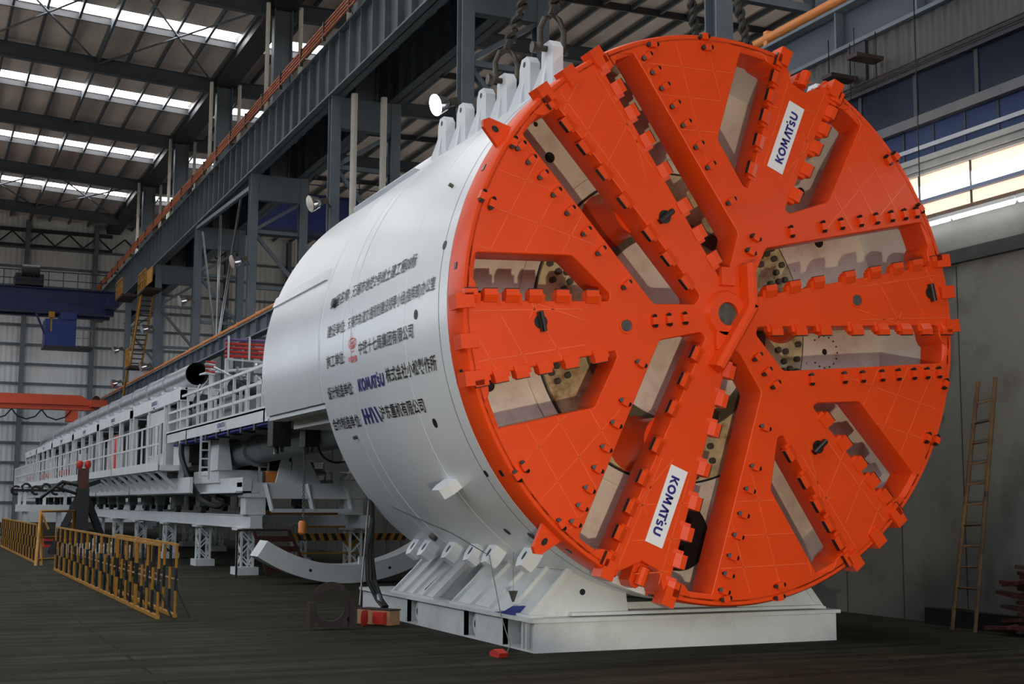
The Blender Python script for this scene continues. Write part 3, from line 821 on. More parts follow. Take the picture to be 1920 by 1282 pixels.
for x, z, r in ((-1.62,1.88,.065), (-2.48,.19,.075), (-2.36,-.79,.07), (-.31,.72,.035), (2.15,1.21,.07), (2.2,-.18,.04), (-1.8,2.25,.03), (1.89,1.83,.06), (1.1,-2.3,.06), (-.2,-2.45,.04), (.3,2.4,.06)):
    m = MB(); m.tube([(x, 1.205, H+z), (x, 1.192, H+z)], r, 18); m.revolve([(r,1.2), (r,1.185), (r+.012,1.185), (r+.015,1.2)], lambda q, y, a: (x+q*math.cos(a), y, H+z+q*math.sin(a)), 0, 2*PI, 20, mi=1); m.build('port', [BLACK, CREAM], BULK)
m = MB(); m.revolve([(.16,1.2), (.16,1.192), (.165,1.192), (.165,1.2)], lambda q, y, a: (-.95+2.1*q*math.cos(a), y, H+2.25+2.1*q*math.sin(a)), 0, 2*PI, 40)
for k in range(16): m.tube([(2.2+.2*math.cos(k*PI/8), 1.205, H-.18+.2*math.sin(k*PI/8)), (2.2+.2*math.cos(k*PI/8), 1.19, H-.18+.2*math.sin(k*PI/8))], .012, 6)
m.build('hatch_outline', KNOB, BULK)
# dark round opening of the screw conveyor low on the bulkhead
m = MB(); m.tube([(.05, 1.205, H-2.45), (.05, 1.17, H-2.45)], .40, 40); m.build('screw_opening', BLACK, BULK)

# ---------------- shield
m = MB(); m.revolve([(3.17,.42), (3.17,5.15), (3.08,5.15), (3.08,.42)], P3, 0, 2*PI, 192); SH = m.build('shield', WHITE, TBM)
for y, w, d, mt, nm in ((.66,.006,.0015, DARKSTEEL, 'shield_joint'), (1.75,.02,.003, WHITE, 'weld_band'), (3.78,.05,.008, WHITE, 'weld_band'), (4.10,.03,.004, WHITE, 'weld_band')):
    m = MB(); m.revolve([(3.168,y-w), (3.17+d,y-w*.8), (3.17+d,y+w*.8), (3.168,y+w)], P3, 0, 2*PI, 192); m.build(nm, mt, SH)
m = MB(); m.revolve([(3.165,5.15), (3.165,8.42), (3.09,8.42), (3.09,5.15)], P3, R(-13.5), R(193.5), 120); m.build('tail_skin', WHITE, SH)
m = MB(); m.revolve([(3.163,5.15), (3.172,5.17), (3.172,5.24), (3.163,5.26)], P3, R(-13.5), R(193.5), 120); m.build('tail_seam', WHITE, SH)
m = MB(); m.revolve([(3.16,4.3), (3.235,4.45), (3.235,7.22), (3.16,7.32)], P3, R(47), R(130.5), 70); m.build('crown_plate', WHITE, SH)
m = MB(); m.revolve([(3.16,5.35), (3.19,5.45), (3.19,8.43), (3.16,8.43)], P3, R(158.8), R(161.8), 8); m.build('tail_rib', WHITE, SH)
m = MB(); m.revolve([(.0,5.05), (3.09,5.05), (3.09,5.12), (.0,5.12)], P3, 0, 2*PI, 72); m.build('rear_bulkhead', DARKSTEEL, SH)
for s in (-1, 1):
    m = MB(); m.box((s*2.15, 5.6, 2.72), (s*2.75, 8.0, 2.86)); m.box((s*2.75, 5.2, 2.86), (s*3.04, 8.42, 2.94)); m.build('tail_edge_beam', TRIMW, SH)
m = MB()
for x in (-1.3, -.4, .5, 1.4): m.tube([(x, 5.1, 3.0+.2*math.sin(x*3)), (x, 8.9, 3.0+.2*math.sin(x*3))], .16, 12)
m.box((-1.9, 5.1, 3.4), (1.9, 8.6, 3.6)); m.build_each('rear_pipe', GREYMACH, SH)
# small plugs, studs and holes on the skin
def skin(th, y, r=RS): return P3(r, y, R(180-th))
for th, y, r, mt in ((-.5,1.35,.055, BLACK), (-22.5,1.35,.055, BLACK), (11.5,.66,.05, BLACK), (26,1.1,.022, KNOB), (-49,1.3,.05, BLACK), (-50,.75,.055, BLACK), (-52,3.9,.06, KNOB), (9.8,4.6,.06, KNOB), (-23,4.2,.025, KNOB), (-34,.62,.04, BLACK), (-60,4.2,.03, BLACK)):
    m = MB(); a, c = Vector(skin(th, y, RS-.01)), Vector(skin(th, y, RS+(.006 if mt is BLACK else .05))); m.tube([a, c], r, 16); m.build('port_plug', mt, SH)
# grabbing lug on the lower flank
m = MB(); m.prism([(-.19,-.05), (.19,-.05), (.19,.12), (.11,.22), (-.11,.22), (-.19,.12)], lambda y, r, t: P3(RS+r, 1.72+y, R(180+36+(t-.5)*2.2))); m.build('side_lug', WHITE, SH)
# lifting lugs: two rows on the crown
LUGS_Y = [.72, 1.32, 1.98, 2.62, 3.30, 3.98]
def lug_mesh():
    q = MB(); th = .065
    q.prism([(.50,-.10), (.30,.06), (.15,.18), (.14,.34), (.08,.44), (-.07,.44), (-.15,.35), (-.15,-.10)], lambda y, r, t: ((t-.5)*2*th, y, r))
    for s in (-1, 1): q.tube([(s*(th+.002), .005, .36), (s*(th-.01), .005, .36)], .035, 14, 1)
    q.prism([(-th,-.35), (-.14,-.30), (-th,.18)], lambda x, r, t: (x, .02+.06*t, r)); q.prism([(th,-.10), (.30,-.10), (th,.20)], lambda x, r, t: (x, .02+.06*t, r))
    return q
LUG = first('lifting_lug', lug_mesh(), [WHITE, DARKSTEEL])
for th in (55, 125):
    for y in LUGS_Y:
        o = place('lifting_lug', LUG, SH, Vector(skin(th, y))+Vector((0, 0, .03)), 0)
BLUG = MB(); BLUG.prism([(-.12,-.06), (-.12,.13), (-.07,.22), (.05,.24), (.12,.14), (.12,-.06)], lambda y, r, t: ((t-.5)*.15, y, r))
for s in (-1, 1): BLUG.prism([(-.01+.03*math.cos(k*PI/6), .10+.055*math.sin(k*PI/6)) for k in range(12)], lambda y, r, t: (s*(.0755+.002*t), y, r), 1)
BLUG = first('holding_lug', BLUG, [WHITE, DARKSTEEL])
for y in (4.83, 4.39, 3.51, 2.78, 2.21, 1.22):
    for th in (-55.5, 235.5):
        o = place('holding_lug', BLUG, SH, skin(th, y), 0); o.rotation_euler = (0, -R(90-th) if th < 90 else R(th-90), 0)
# lettering on the left flank
def wrap(me, y, th, tilt=0.0):
    W_ = max(abs(v.co.x) for v in me.vertices)
    for v in me.vertices:
        t = th + math.degrees(v.co.y/RS) + tilt*v.co.x/max(W_, 1e-6)
        v.co = P3(RS+.0085, y-v.co.x, R(180-t))
    return me
def line(s, y0, y1, th, h=.17, m_=INK, tilt=0.0, bold=.012):
    me = text_mesh(s, y0-y1, h, bold)
    o = link_mesh('lettering', wrap(me, (y0+y1)/2, th, tilt), m_, SH)
line('工程名称:', 4.80, 3.98, 10.5, tilt=.3); line('无锡市地铁2号线土建工程08标', 3.88, 1.50, 11.0, .175, tilt=.25)
line('建设单位:', 4.80, 4.00, 3.1); line('无锡市轨道交通规划建设领导小组(指挥部)办公室', 3.88, .78, 3.6, .18, tilt=.65)
line('施工单位:', 4.82, 4.02, -4.2); line('中铁十七局集团有限公司', 3.42, 1.44, -3.45, .17)
line('设计制造单位:', 4.92, 3.80, -11.6); line('株式会社小松製作所', 2.50, .84, -10.9, .18)
line('合作制造单位:', 5.02, 3.82, -19.2); line('沪东重机有限公司', 3.0, 1.48, -18.5, .175)
me = komatsu_mesh(1.0, .155); link_mesh('blue_lettering', wrap(me, 3.08, -11.5), LOGOBLUE, SH)
def flat_mesh(polys):
    me = bpy.data.meshes.new('emblem'); vs = []; fs = []
    for pl in polys:
        fs.append(list(range(len(vs), len(vs)+len(pl)))); vs += [(x, y, 0) for x, y in pl]
    me.from_pydata(vs, [], fs); return me
# blue bar emblem
bars = [[(-.34,-.10), (-.28,-.10), (-.28,.10), (-.34,.10)], [(-.20,-.10), (-.14,-.10), (-.14,.10), (-.20,.10)], [(-.27,-.02), (-.21,-.02), (-.21,.02), (-.27,.02)], [(-.13,-.02), (-.07,-.02), (-.07,.02), (-.13,.02)],
        [(-.06,-.10), (.0,-.10), (.0,.10), (-.06,.10)], [(.01,.10), (.07,.10), (.17,-.10), (.11,-.10)], [(.15,.10), (.21,.10), (.34,-.10), (.28,-.10)]]
link_mesh('blue_emblem', wrap(flat_mesh(bars), 3.33, -18.6), LOGOBLUE, SH)
# red emblem with its small lettering
ring = []
def ell(cx, cy, rx, ry, w, n=36, k0=0, k1=36):
    for k in range(k0, k1):
        a, c = 2*PI*k/n, 2*PI*(k+1)/n
        ring.append([(cx+rx*math.cos(a), cy+ry*math.sin(a)), (cx+rx*math.cos(c), cy+ry*math.sin(c)), (cx+(rx-w)*math.cos(c), cy+(ry-w)*math.sin(c)), (cx+(rx-w)*math.cos(a), cy+(ry-w)*math.sin(a))])
ell(0, .10, .165, .07, .016); ell(0, .085, .10, .03, .012)
ring.append([(-.008,.17), (.008,.17), (.008,.235), (-.008,.235)]); ell(0, .02, .09, .03, .010, 36, 20, 34)
link_mesh('red_emblem', wrap(flat_mesh(ring), 3.67, -3.5), LOGORED, SH)
me = text_mesh('CRCC', .24, .07, .02, .3)
for v in me.vertices: v.co.y += .10
link_mesh('red_emblem', wrap(me, 3.67, -3.5), LOGORED, SH)
me = text_mesh('中国铁建', .34, .085, .02)
for v in me.vertices: v.co.y -= .10
link_mesh('red_emblem', wrap(me, 3.67, -3.5), LOGORED, SH)

# ================================================================== cradle under the shield
CR = thing('transport_cradle', (0, 3.7, 0), 'long white steel cradle on the floor carrying the boring machine', 'cradle')
X0, X1, Y0, Y1 = -1.98, 1.98, .80, 6.8
m = MB()
m.box((X0, Y0, .02), (X1, Y0+.05, .32)); m.box((X0, Y1-.05, .02), (X1, Y1, .32))
m.box((X1-.055, Y0+.052, .02), (X1-.005, Y1, .32)); m.box((X0, Y0, .0), (X1, Y1, .02))
for ya, yb in ((1.6, 2.40), (2.76, 4.37), (4.78, Y1)): m.box((X0, ya, .02), (X0+.05, yb, .32))
m.box((X0+.35, Y0+.06, .02), (X0+.40, Y1-.06, .32))
for y in (.84, 1.0, 1.1, 1.6, 2.40, 2.76, 4.37, 4.78): m.box((X0, y, .02), (X0+.38, y+.03, .32))
m.build('base_frame', CRADLEW, CR)
m = MB(); m.box((X0-.04, Y0-.04, .32), (X1+.04, Y1, .36)); m.box((X0+.5, Y0+.1, .37), (X1-.1, Y0+.5, .405)); m.build('top_plate', CRADLEW, CR)
for ya, yb in ((2.40, 2.76), (4.37, 4.78)):
    y = (ya+yb)/2
    m = MB(); m.tube([(X0+.07, y-.02, .165), (X0+.3, y-.02, .165)], .13, 24); m.build('roller', CRADLEW, CR)
    m = MB(); m.tube([(X0+.055, y-.02, .165), (X0+.075, y-.02, .165)], .045, 16); m.build('roller_pin', DARKSTEEL, CR)
def saddle(y0, y1, t0, t1, slot):
    for s in (-1, 1):
        m = MB()
        A, B_ = (s*1.92, .36), (s*1.46, .88)
        def pt(f, y, o=0): # point on the slanted plate
            return (A[0]+(B_[0]-A[0])*f, y, A[1]+(B_[1]-A[1])*f)
        ya0, ya1 = y0, y1
        vs = [pt(0, y0), pt(0, y1), pt(1, t1), pt(1, t0)]
        nrm = Vector((s*.52, 0, .46)).normalized()*.03
        m.add(vs+[tuple(Vector(v)-nrm) for v in vs], [(0,1,2,3), (7,6,5,4), (0,4,5,1), (1,5,6,2), (2,6,7,3), (3,7,4,0)])
        m.box((s*1.95, y0-.05, .355), (s*1.80, y1+.05, .385))
        for k in range(5):
            f = (k+.0)/4; ya = y0+.02+(y1-y0-.06)*f; yt = t0+.02+(t1-t0-.06)*f
            m.bar(Vector(pt(0, ya))+nrm*.6, Vector(pt(1, yt))+nrm*.6, .05, .05, upv=tuple(nrm))
        m.bar(pt(1.02, t0-.05), pt(1.02, t1+.05), .10, .05)
        m.build('saddle_plate', CRADLEW, CR)
        # end gussets that fill in towards the shield
        for y in (y0, y1-.03):
            m = MB()
            arc = [(s*x, H-math.sqrt(3.165**2-x*x)) for x in (1.40, 1.15, .9, .75)]
            pl = [A, B_]+[(x, max(z, .37)) for x, z in arc if z > .40]+[(s*.72, .365)]
            m.prism(pl, lambda x, z, t, y=y: (x, y+.03*t, z)); m.build('saddle_gusset', CRADLEW, CR)
            m = MB(); m.tube([(s*1.30, y-.005, .62), (s*1.30, y+.035, .62)], .035, 14); m.build('gusset_hole', BLACK, CR)
        if slot:
            m = MB(); n2 = nrm*.15
            m.bar(Vector(pt(.15, y0+.5))+n2, Vector(pt(.75, t0+.52))+n2, .035, .035, upv=tuple(nrm)); m.build('saddle_slot', BLACK, CR)
saddle(3.95, 5.55, 3.75, 5.35, True)
saddle(1.0, 3.30, .95, 3.10, False)
m = MB()
for s in (-1, 1):
    for y in (1.4, 2.2, 3.4, 4.2, 5.1): m.tube([(s*1.42, y, .86), (s*1.50, y, .96)], .035, 10)
m.build_each('pad_bolt', CRADLEW, CR)
m = MB()
m.box((-.9, 1.2, .36), (.9, 6.6, .48)); m.build('inner_beam', CRADLEW, CR)

# ================================================================== loose things around the cradle
m = MB(); m.prism([(-.28,0), (.0,.03), (.22,.10), (.20,.0)], lambda y, z, t: (-2.0+.16*t, 1.55-y, .362+z)); tag(m.build('blue_rag', BLUE, loc=(-1.9, 1.5, .36)), 'bright blue rag lying on the cradle\'s near corner', 'rag')
m = MB(); m.tube([(-1.95, 1.42, .50), (-1.95, 1.42, .62)], [.012, .055], 14); m.tube([(-1.95, 1.42, .62), (-1.95, 1.42, 1.05)], .003, 4)
tag(m.build('plumb_bob', KNOB, loc=(-1.95, 1.42, .5)), 'small dark plumb bob hanging above the blue rag', 'plumb bob')
t = thing('marker_cord', (-2.45, .62, 0), 'thin pale cord hanging past the cradle to a red tag', 'cord')
m = MB(); m.tube([skin(-42, 4.4, RS+.01), skin(-50, 3.0, RS+.03), (-2.1, 1.75, 1.0), (-2.06, 1.5, .35), (-2.08, 1.2, .05), (-2.3, .8, .02)], .006, 5); m.build('cord', GREYSTEEL, t)
m = MB(); m.prism([(-.13,0), (.10,0), (.13,.05), (-.02,.08), (-.13,.04)], lambda y, z, k: (-2.50+.10*k, .66-y, z)); m.build('tag', RED, t)
t = thing('tool_box', (-2.42, 4.72, 0), 'tan and red box lying on the floor below the black cables', 'box')
m = MB(); m.bar((-2.56, 4.95, .10), (-2.28, 4.45, .10), .20, .19); m.build('body', TAN, t)
m = MB(); m.bar((-2.455, 4.62, .10), (-2.365, 4.46, .10), .205, .15); m.build('label_face', RED, t)
m = MB(); m.bar((-2.565, 4.965, .20), (-2.275, 4.435, .20), .21, .015); m.build('lid', RUST, t)
m = MB(); m.revolve([(.035,-.05), (.035,.05), (.10,.05), (.10,-.05)], lambda r, y, a: (-2.66+.75*y+r*.5*math.cos(a), 4.55+.6*y+r*.8*math.cos(a), .10+r*math.sin(a)), 0, 2*PI, 22)
tag(m.build('tape_roll', RED, loc=(-2.66, 4.55, 0)), 'red ring-shaped roll leaning beside the tan box', 'roll')
t = thing('hose_bundle', (-2.45, 5.0, .2), 'bundle of black hoses hanging from the shield to the floor', 'hose')
for k, (dx, r) in enumerate(((0, .028), (.05, .032), (-.05, .026), (.02, .024))):
    e = skin(-39.5, 5.1+.05*k, RS-.05)
    m = MB(); m.tube([e, (e[0]+.02, 5.12, e[2]-.3), (-2.42+dx, 5.15+dx, .95), (-2.40+dx, 5.1, .55), (-2.33+dx*.6, 4.95, .30), (-2.30+dx*.5, 4.8, .215)], r, 8); m.build('hose', BLACK, t)
m = MB(); m.tube([skin(-40, 5.2, RS-.02), (-2.52, 5.2, .22)], .012, 6); m.tube([(-2.345, 4.98, .36), (-2.32, 4.9, .26)], .04, 8); m.build('steel_rod', GREYSTEEL, t)
# round flange ring standing on the floor
t = thing('flange_ring', (-3.2, 4.25, 0), 'dark rusty flange ring standing on the floor before the white arc', 'flange')
m = MB(); m.revolve([(.20,-.04), (.20,.04), (.29,.04), (.29,-.04)], lambda r, y, a: (-3.2+r*math.cos(a)*.95+y*.3, 4.27+y, .30+r*math.sin(a)), 0, 2*PI, 36); m.build('ring', RUST, t)
for s in (-1, 1):
    m = MB(); m.box((-3.2+s*.26-.03, 4.20, 0), (-3.2+s*.26+.03, 4.36, .34)); m.build('side_plate', RUST, t)
# curved white segment lying behind the shield
t = thing('invert_segment', (-.15, 13.6, 0), 'big curved white steel segment lying on the floor behind the shield', 'segment')
m = MB(); cx, rO = -.12, 3.35
m.revolve([(rO,13.5), (rO,14.15), (rO-.36,14.15), (rO-.36,13.5)], lambda r, y, a: (cx+r*math.cos(a), y, rO+.01+r*math.sin(a)), R(270-33), R(270+36), 48, smooth=True); m.build('arc', TRIMW, t)
m = MB(); m.box((.12, 13.55, .33), (.32, 13.62, .52)); m.build('bracket', TRIMW, t)
for a in (256, 286):
    m = MB(); c = (cx+(rO-.18)*math.cos(R(a)), rO+(rO-.18)*math.sin(R(a))); m.tube([(c[0], 13.51, c[1]), (c[0], 13.49, c[1])], .03, 12); m.build('bolt_hole', BLACK, t)

# ================================================================== slings and shackles
def shackle(th, y, label):
    c = Vector(skin(th, y))+Vector((0, .005, .39)); t = thing('shackle', tuple(c), label, 'shackle', 'shackles on the lifting lugs')
    up_ = Vector((0, 0, 1)); sd = Vector((1, 0, .0)) if th < 90 else Vector((1, 0, 0))
    pts = [c+sd*(.14*k) + up_*0 for k in (-1,)] + [c+sd*(-.15)+up_*.22, c+sd*(-.09)+up_*.36, c+up_*.42, c+sd*.09+up_*.36, c+sd*.15+up_*.22, c+sd*.14]
    m = MB(); m.tube(pts, .034, 10); m.build('bow', SHACKLE, t)
    m = MB(); m.tube([c-sd*.24, c+sd*.20], .036, 10); m.tube([c-sd*.25, c-sd*.17], .065, 8); m.tube([c+sd*.14, c+sd*.19], .05, 8); m.build('pin', SHACKLE, t)
    return c+up_*.40
def sling(p, q, label):
    t = thing('wire_sling', tuple(p), label, 'wire rope', 'wire slings lifting the shield')
    p, q = Vector(p), Vector(q); d = (q-p).normalized(); a = d.cross(Vector((0,1,0))).normalized(); c = d.cross(a)
    for s in (-1, 1):
        pts = []; n = 260
        for i in range(n+1):
            f = i/n; tw = f*170+s*PI/2; w = .028 if f > .02 else .0
            pts.append(p+(q-p)*f + a*(w*math.cos(tw)+s*.012) + c*w*math.sin(tw))
        m = MB(); m.tube(pts, .040, 6); m.build('strand', ROPE, t)
HOOK = Vector((0, 1.5, 12.7))
for th, y, nm in ((55, .72, 'left front'), (55, 1.98, 'left rear'), (125, 1.98, 'right front'), (125, 3.30, 'right rear')):
    lab = {'left front': 'shackle on the white lug nearest the orange rim', 'left rear': 'shackle on the third white lug from the orange rim', 'right front': 'shackle behind the top of the cutterhead, right side, front', 'right rear': 'shackle behind the top of the cutterhead, right side, rear'}[nm]
    e = shackle(th, y, lab)
    sling(e, HOOK, {'left front': 'twisted wire sling rising from the lug nearest the orange rim', 'left rear': 'twisted wire sling rising from the third lug, left of the other', 'right front': 'twisted wire sling behind the notched upper spoke', 'right rear': 'twisted wire sling behind the cutterhead\'s topmost edge'}[nm])

# ================================================================== trailing gantries
XS = 2.0
def komatsu_plate(parent, x, y, z, w, h):
    m = MB(); m.box((x-.012, y-w/2, z-h/2), (x-.004, y+w/2, z+h/2)); m.build('name_plate', PLATEW, parent)
    me = komatsu_mesh(w*.86, h*.62)
    for v in me.vertices: v.co = (x-.016, y-v.co.x, z+v.co.y)
    link_mesh('plate_lettering', me, LOGOBLUE, parent)
def handrail(parent, x, y0, y1, z0, h, step, mids, r=.022, name='handrail'):
    m = MB(); n = max(1, round((y1-y0)/step))
    for i in range(n+1):
        y = y0+(y1-y0)*i/n; m.bar((x, y, z0), (x, y, z0+h), 2*r, 2*r)
    for f in [1.0]+mids: m.bar((x, y0, z0+h*f), (x, y1, z0+h*f), 2*r, 2*r)
    return m.build(name, TRIMW, parent)
# bridge platform between shield and first gantry
BP = thing('bridge_platform', (0, 16, 3.1), 'white railed bridge platform leading from the shield to the first gantry', 'platform')
m = MB()
for s in (-1, 1): m.box((s*XS, 9.2, 3.14), (s*(XS-.12), 23.9, 3.44))
m.box((-XS, 9.2, 3.36), (XS, 23.9, 3.40))
for y in (9.2, 13, 17, 21, 23.8): m.box((-XS, y, 3.14), (XS, y+.12, 3.36))
m.build('deck', TRIMW, BP)
for s in (-1, 1): handrail(BP, s*(XS-.04), 9.4, 23.8, 3.44, .82, 1.35, [.30, .60], .028)
m = MB()
for y in (14.1, 15.7, 17.3, 18.9, 20.4): 
    m.bar((-XS+.25, y, 3.44), (-XS+.25, y, 4.05), .06); m.bar((-XS+.25, y+.55, 3.44), (-XS+.25, y+.55, 4.05), .06); m.bar((-XS+.25, y, 4.03), (-XS+.25, y+.55, 4.03), .06); m.bar((-XS+.25, y, 3.75), (-XS+.25, y+.55, 3.75), .05)
m.build_each('inner_frame_bar', TRIMW, BP)
komatsu_plate(BP, -XS, 16.9, 3.27, .95, .17)
m = MB()
for k in range(4): m.tube([(-XS+.06+.06*k, 12.4, 3.10), (-XS+.06+.06*k, 23.0, 3.06)], .035, 6)
for k in range(9): m.box((-XS+.0, 12.6+1.2*k, 3.02), (-XS+.3, 12.75+1.2*k, 3.14), 1)
m.build_each('blue_hose', [BLUE, DARKSTEEL], BP)
# machinery standing on the platform
t = thing('valve_rack', (-.9, 18, 3.4), 'rack of red and purple hoses above the bridge platform', 'hose rack')
m = MB()
for k in range(5): m.tube([(-1.75, 18, 5.30-.095*k), (.4, 18, 5.30-.095*k)], .034, 6, mi=1 if k == 0 else 0)
m.build_each('hose', [RED, PURPLE], t)
m = MB()
for x in (-1.68, -1.2, -.72, -.24): m.bar((x, 17.95, 4.82), (x, 17.95, 5.38), .04)
m.bar((-1.75, 17.96, 4.84), (.3, 17.96, 4.78), .04); m.bar((-1.7, 18, 3.4), (-1.7, 18, 4.85), .08); m.bar((-.2, 18, 3.4), (-.2, 18, 4.85), .08)
m.build_each('clamp', TRIMW, t)
t = thing('hose_terminal', (-2.0, 18.3, 4.4), 'small block of red and white hose ends beside the open air duct', 'hose terminal')
m = MB()
for k in range(6): m.tube([(-2.12, 18.3, 4.80-.055*k), (-1.90, 18.3, 4.78-.055*k)], .022, 6, mi=k % 2)
m.bar((-1.95, 18.35, 3.44), (-1.95, 18.35, 4.8), .05, mi=1); m.build_each('hose', [RED, TRIMW], t)
rm = random.Random(11)
MACH = [('pump_unit', 'dark green-grey pump unit on the bridge platform under the hose rack', (-1.5, 17.2, 3.44)), ('motor_unit', 'dark motor with pipework at the middle of the bridge platform', (-1.2, 19.6, 3.44)), ('tank_unit', 'grey tank with a pale lid at the rear of the bridge platform', (-1.4, 21.6, 3.44)), ('valve_unit', 'dark valve block next to the shield\'s tail edge', (-1.3, 14.9, 3.44))]
for nm, lab, (x, y, z) in MACH:
    t = thing(nm, (x, y, z), lab, 'machinery')
    m = MB(); m.box((x-.3, y-.4, z), (x+.5, y+.4, z+.5)); m.build('body', GREYMACH, t)
    m = MB(); m.tube([(x-.25, y-.3, z+.68), (x+.3, y+.3, z+.68)], .18, 14); m.build('barrel', DARKSTEEL, t)
    m = MB()
    for k in range(7):
        p = Vector((x+rm.uniform(-.3, .4), y+rm.uniform(-.4, .4), z+.5)); m.tube([p, p+Vector((0, 0, rm.uniform(.2, .6))), p+Vector((rm.uniform(-.3, .3), rm.uniform(-.4, .4), rm.uniform(.3, .7)))], .03, 6)
    m.build_each('pipe', GALV, t)
m = MB(); m.add([(-1.9, 19.2, 4.62), (-.9, 18.6, 4.72), (-.7, 20.6, 4.85), (-1.7, 21.2, 4.75), (-1.9, 19.2, 4.66), (-.9, 18.6, 4.76), (-.7, 20.6, 4.89), (-1.7, 21.2, 4.79)], [(0,3,2,1), (4,5,6,7), (0,1,5,4), (1,2,6,5), (2,3,7,6), (3,0,4,7)])
for x, y in ((-1.8, 19.3), (-1.0, 18.8), (-.8, 20.5)): m.bar((x, y, 3.4), (x, y, 4.7), .05)
tag(m.build('cover_sheet', TRIMW, loc=(-1.4, 19.8, 4.6)), 'pale cover sheet on posts above the bridge platform machinery', 'cover')

# gantry cars
CARS = [(21.9, 30.1), (30.5, 38.3), (38.7, 46.6), (47.0, 55.8), (56.2, 64.6), (65.0, 72.6)]
CNAME = ['first gantry car behind the shield, with the white control cabin', 'second gantry car, open frame with red cylinders', 'third gantry car from the shield, open white frame', 'fourth gantry car from the shield, with a long wide opening', 'fifth gantry car from the shield', 'rearmost gantry car, where the air duct ends']
ZB, ZT = 1.80, 4.5
for i, (y0, y1) in enumerate(CARS):
    t = thing('gantry_car', (0, (y0+y1)/2, ZB), 'white ' + CNAME[i], 'gantry car', 'trailing gantry cars')
    m = MB()
    for s in (-1, 1):
        m.box((s*XS, y0, ZT-.32), (s*(XS-.15), y1, ZT))
    m.box((-XS+.1, y0, ZT-.06), (XS-.1, y1, ZT-.01))
    for y in (y0, (y0+y1)/2, y1-.15): m.box((-XS, y, ZT-.35), (XS, y+.15, ZT-.07))
    m.build('roof_frame', TRIMW, t)
    m = MB()
    for s in (-1, 1):
        for y in (y0+.05, y0+(y1-y0)*.30, y0+(y1-y0)*.62, y1-.25): m.bar((s*(XS-.08), y+.1, ZB+.3), (s*(XS-.08), y+.1, ZT-.3), .13, .13)
    m.build_each('post', TRIMW, t)
    m = MB()
    y0b = 16.7 if i == 0 else y0
    for s in (-1, 1):
        m.box((s*(XS-.45), y0b, ZB), (s*(XS-.65), y1, ZB+.34)); m.box((s*(XS-.3), y0b, ZB), (s*(XS-.8), y1, ZB+.04)); m.box((s*(XS-.02), y0 if i else 20.5, ZB+.02), (s*(XS-.1), y1, ZB+.40))
    for y in (y0, y0+2.5, y0+5, y1-.2): m.box((-XS+.1, y, ZB+.05), (XS-.1, y+.2, ZB+.3))
    m.build('base_frame', TRIMW, t)
    # walkway, brackets, railing on both sides
    for s in (-1, 1):
        m = MB(); m.box((s*XS, y0-.1, 2.38), (s*2.52, y1+.1, 2.52)); m.box((s*2.50, y0-.1, 2.38), (s*2.54, y1+.1, 2.60)); m.build('walkway', TRIMW, t)
        handrail(t, s*2.52, y0-.1, y1+.1, 2.56, .97, .95, [.5])
        m = MB(); y = y0+.3
        while y < y1:
            m.bar((s*XS, y, 1.95), (s*2.48, y, 2.38), .07, .09); m.bar((s*2.46, y, 2.36), (s*2.46, y+.0, 2.50), .06, .09); y += 1.36
        m.build_each('bracket', TRIMW, t)
    # contents
    m = MB(); m.box((-.9, y0+.3, 2.2), (1.6, y1-.3, 2.6)); m.box((-1.66, y0+.4, 2.6), (1.6, y1-.4, 3.95)); m.build('dark_inner_backing', DARKSTEEL, t)  # machinery mass; upper dark block added so the openings look shaded inside
    if i == 0:
        m = MB(); m.box((-1.93, y0+2.4, 2.45), (-.8, y0+5.8, 4.12)); cb = m.build('cabin', CABIN, t)
        for ya, yb in ((y0+2.6, y0+3.7), (y0+4.3, y0+5.4)):
            m = MB(); m.box((-1.945, ya, 2.9), (-1.93, yb, 3.75)); m.build('cabin_window', GLASSD, cb)
            m = MB(); m.box((-1.96, (ya+yb)/2-.04, 2.9), (-1.935, (ya+yb)/2+.04, 3.75)); m.box((-1.955, ya-.06, 2.84), (-1.93, yb+.06, 2.9)); m.build('window_frame', CABIN, cb)
        m = MB(); m.box((-1.88, y0+.5, 2.5), (-1.6, y0+1.5, 3.1)); m.build('switch_cabinet', CABIN, t)
    elif i == 1:
        m = MB(); m.box((-1.86, y0+.6, 2.5), (-1.6, y0+2.4, 3.2)); m.build('transformer', GREYMACH, t)
        for k in range(3):
            m = MB(); m.tube([(-1.80, y0+3.6+.5*k, 2.5), (-1.80, y0+3.6+.5*k, 3.7), (-1.80, y0+3.6+.5*k, 3.85)], [.12, .12, .04], 14); m.build('gas_cylinder', RED, t)
        m = MB(); m.box((-1.86, y0+6.0, 2.5), (-1.6, y1-.6, 3.5)); m.build('switch_cabinet', DARKSTEEL, t)
    else:
        for k in range(3):
            ya = y0+.5+k*2.5
            m = MB(); m.box((-1.86, ya, 2.5), (-1.6, ya+1.5, 3.3+.25*((k+i) % 3))); m.build('equipment_box', [GREYMACH, CABIN, DARKSTEEL][(k+i) % 3], t)
        if i >= 3:
            m = MB()
            for k in range(4): m.tube([(-1.9, y0+1+1.4*k, 2.9), (-1.9, y0+1.5+1.4*k, 2.9)], .13, 10)
            m.build_each('red_drum', RED, t)
    komatsu_plate(t, -XS, (y0+y1)/2, ZT-.16, 1.05, .20)
    m = MB()
    for y in ((17.6, 22.5, 26, 29) if i == 0 else (y0+1, y0+4, y1-1)):
        for s in (-1, 1):
            m.tube([(s*1.25-.07, y, 1.48), (s*1.25+.07, y, 1.48)], .16, 18, 1); m.box((s*1.25-.12, y-.22, 1.5), (s*1.25+.12, y+.22, ZB+.02), 0)
    m.build_each('wheel', [GREYMACH, DARKSTEEL], t)
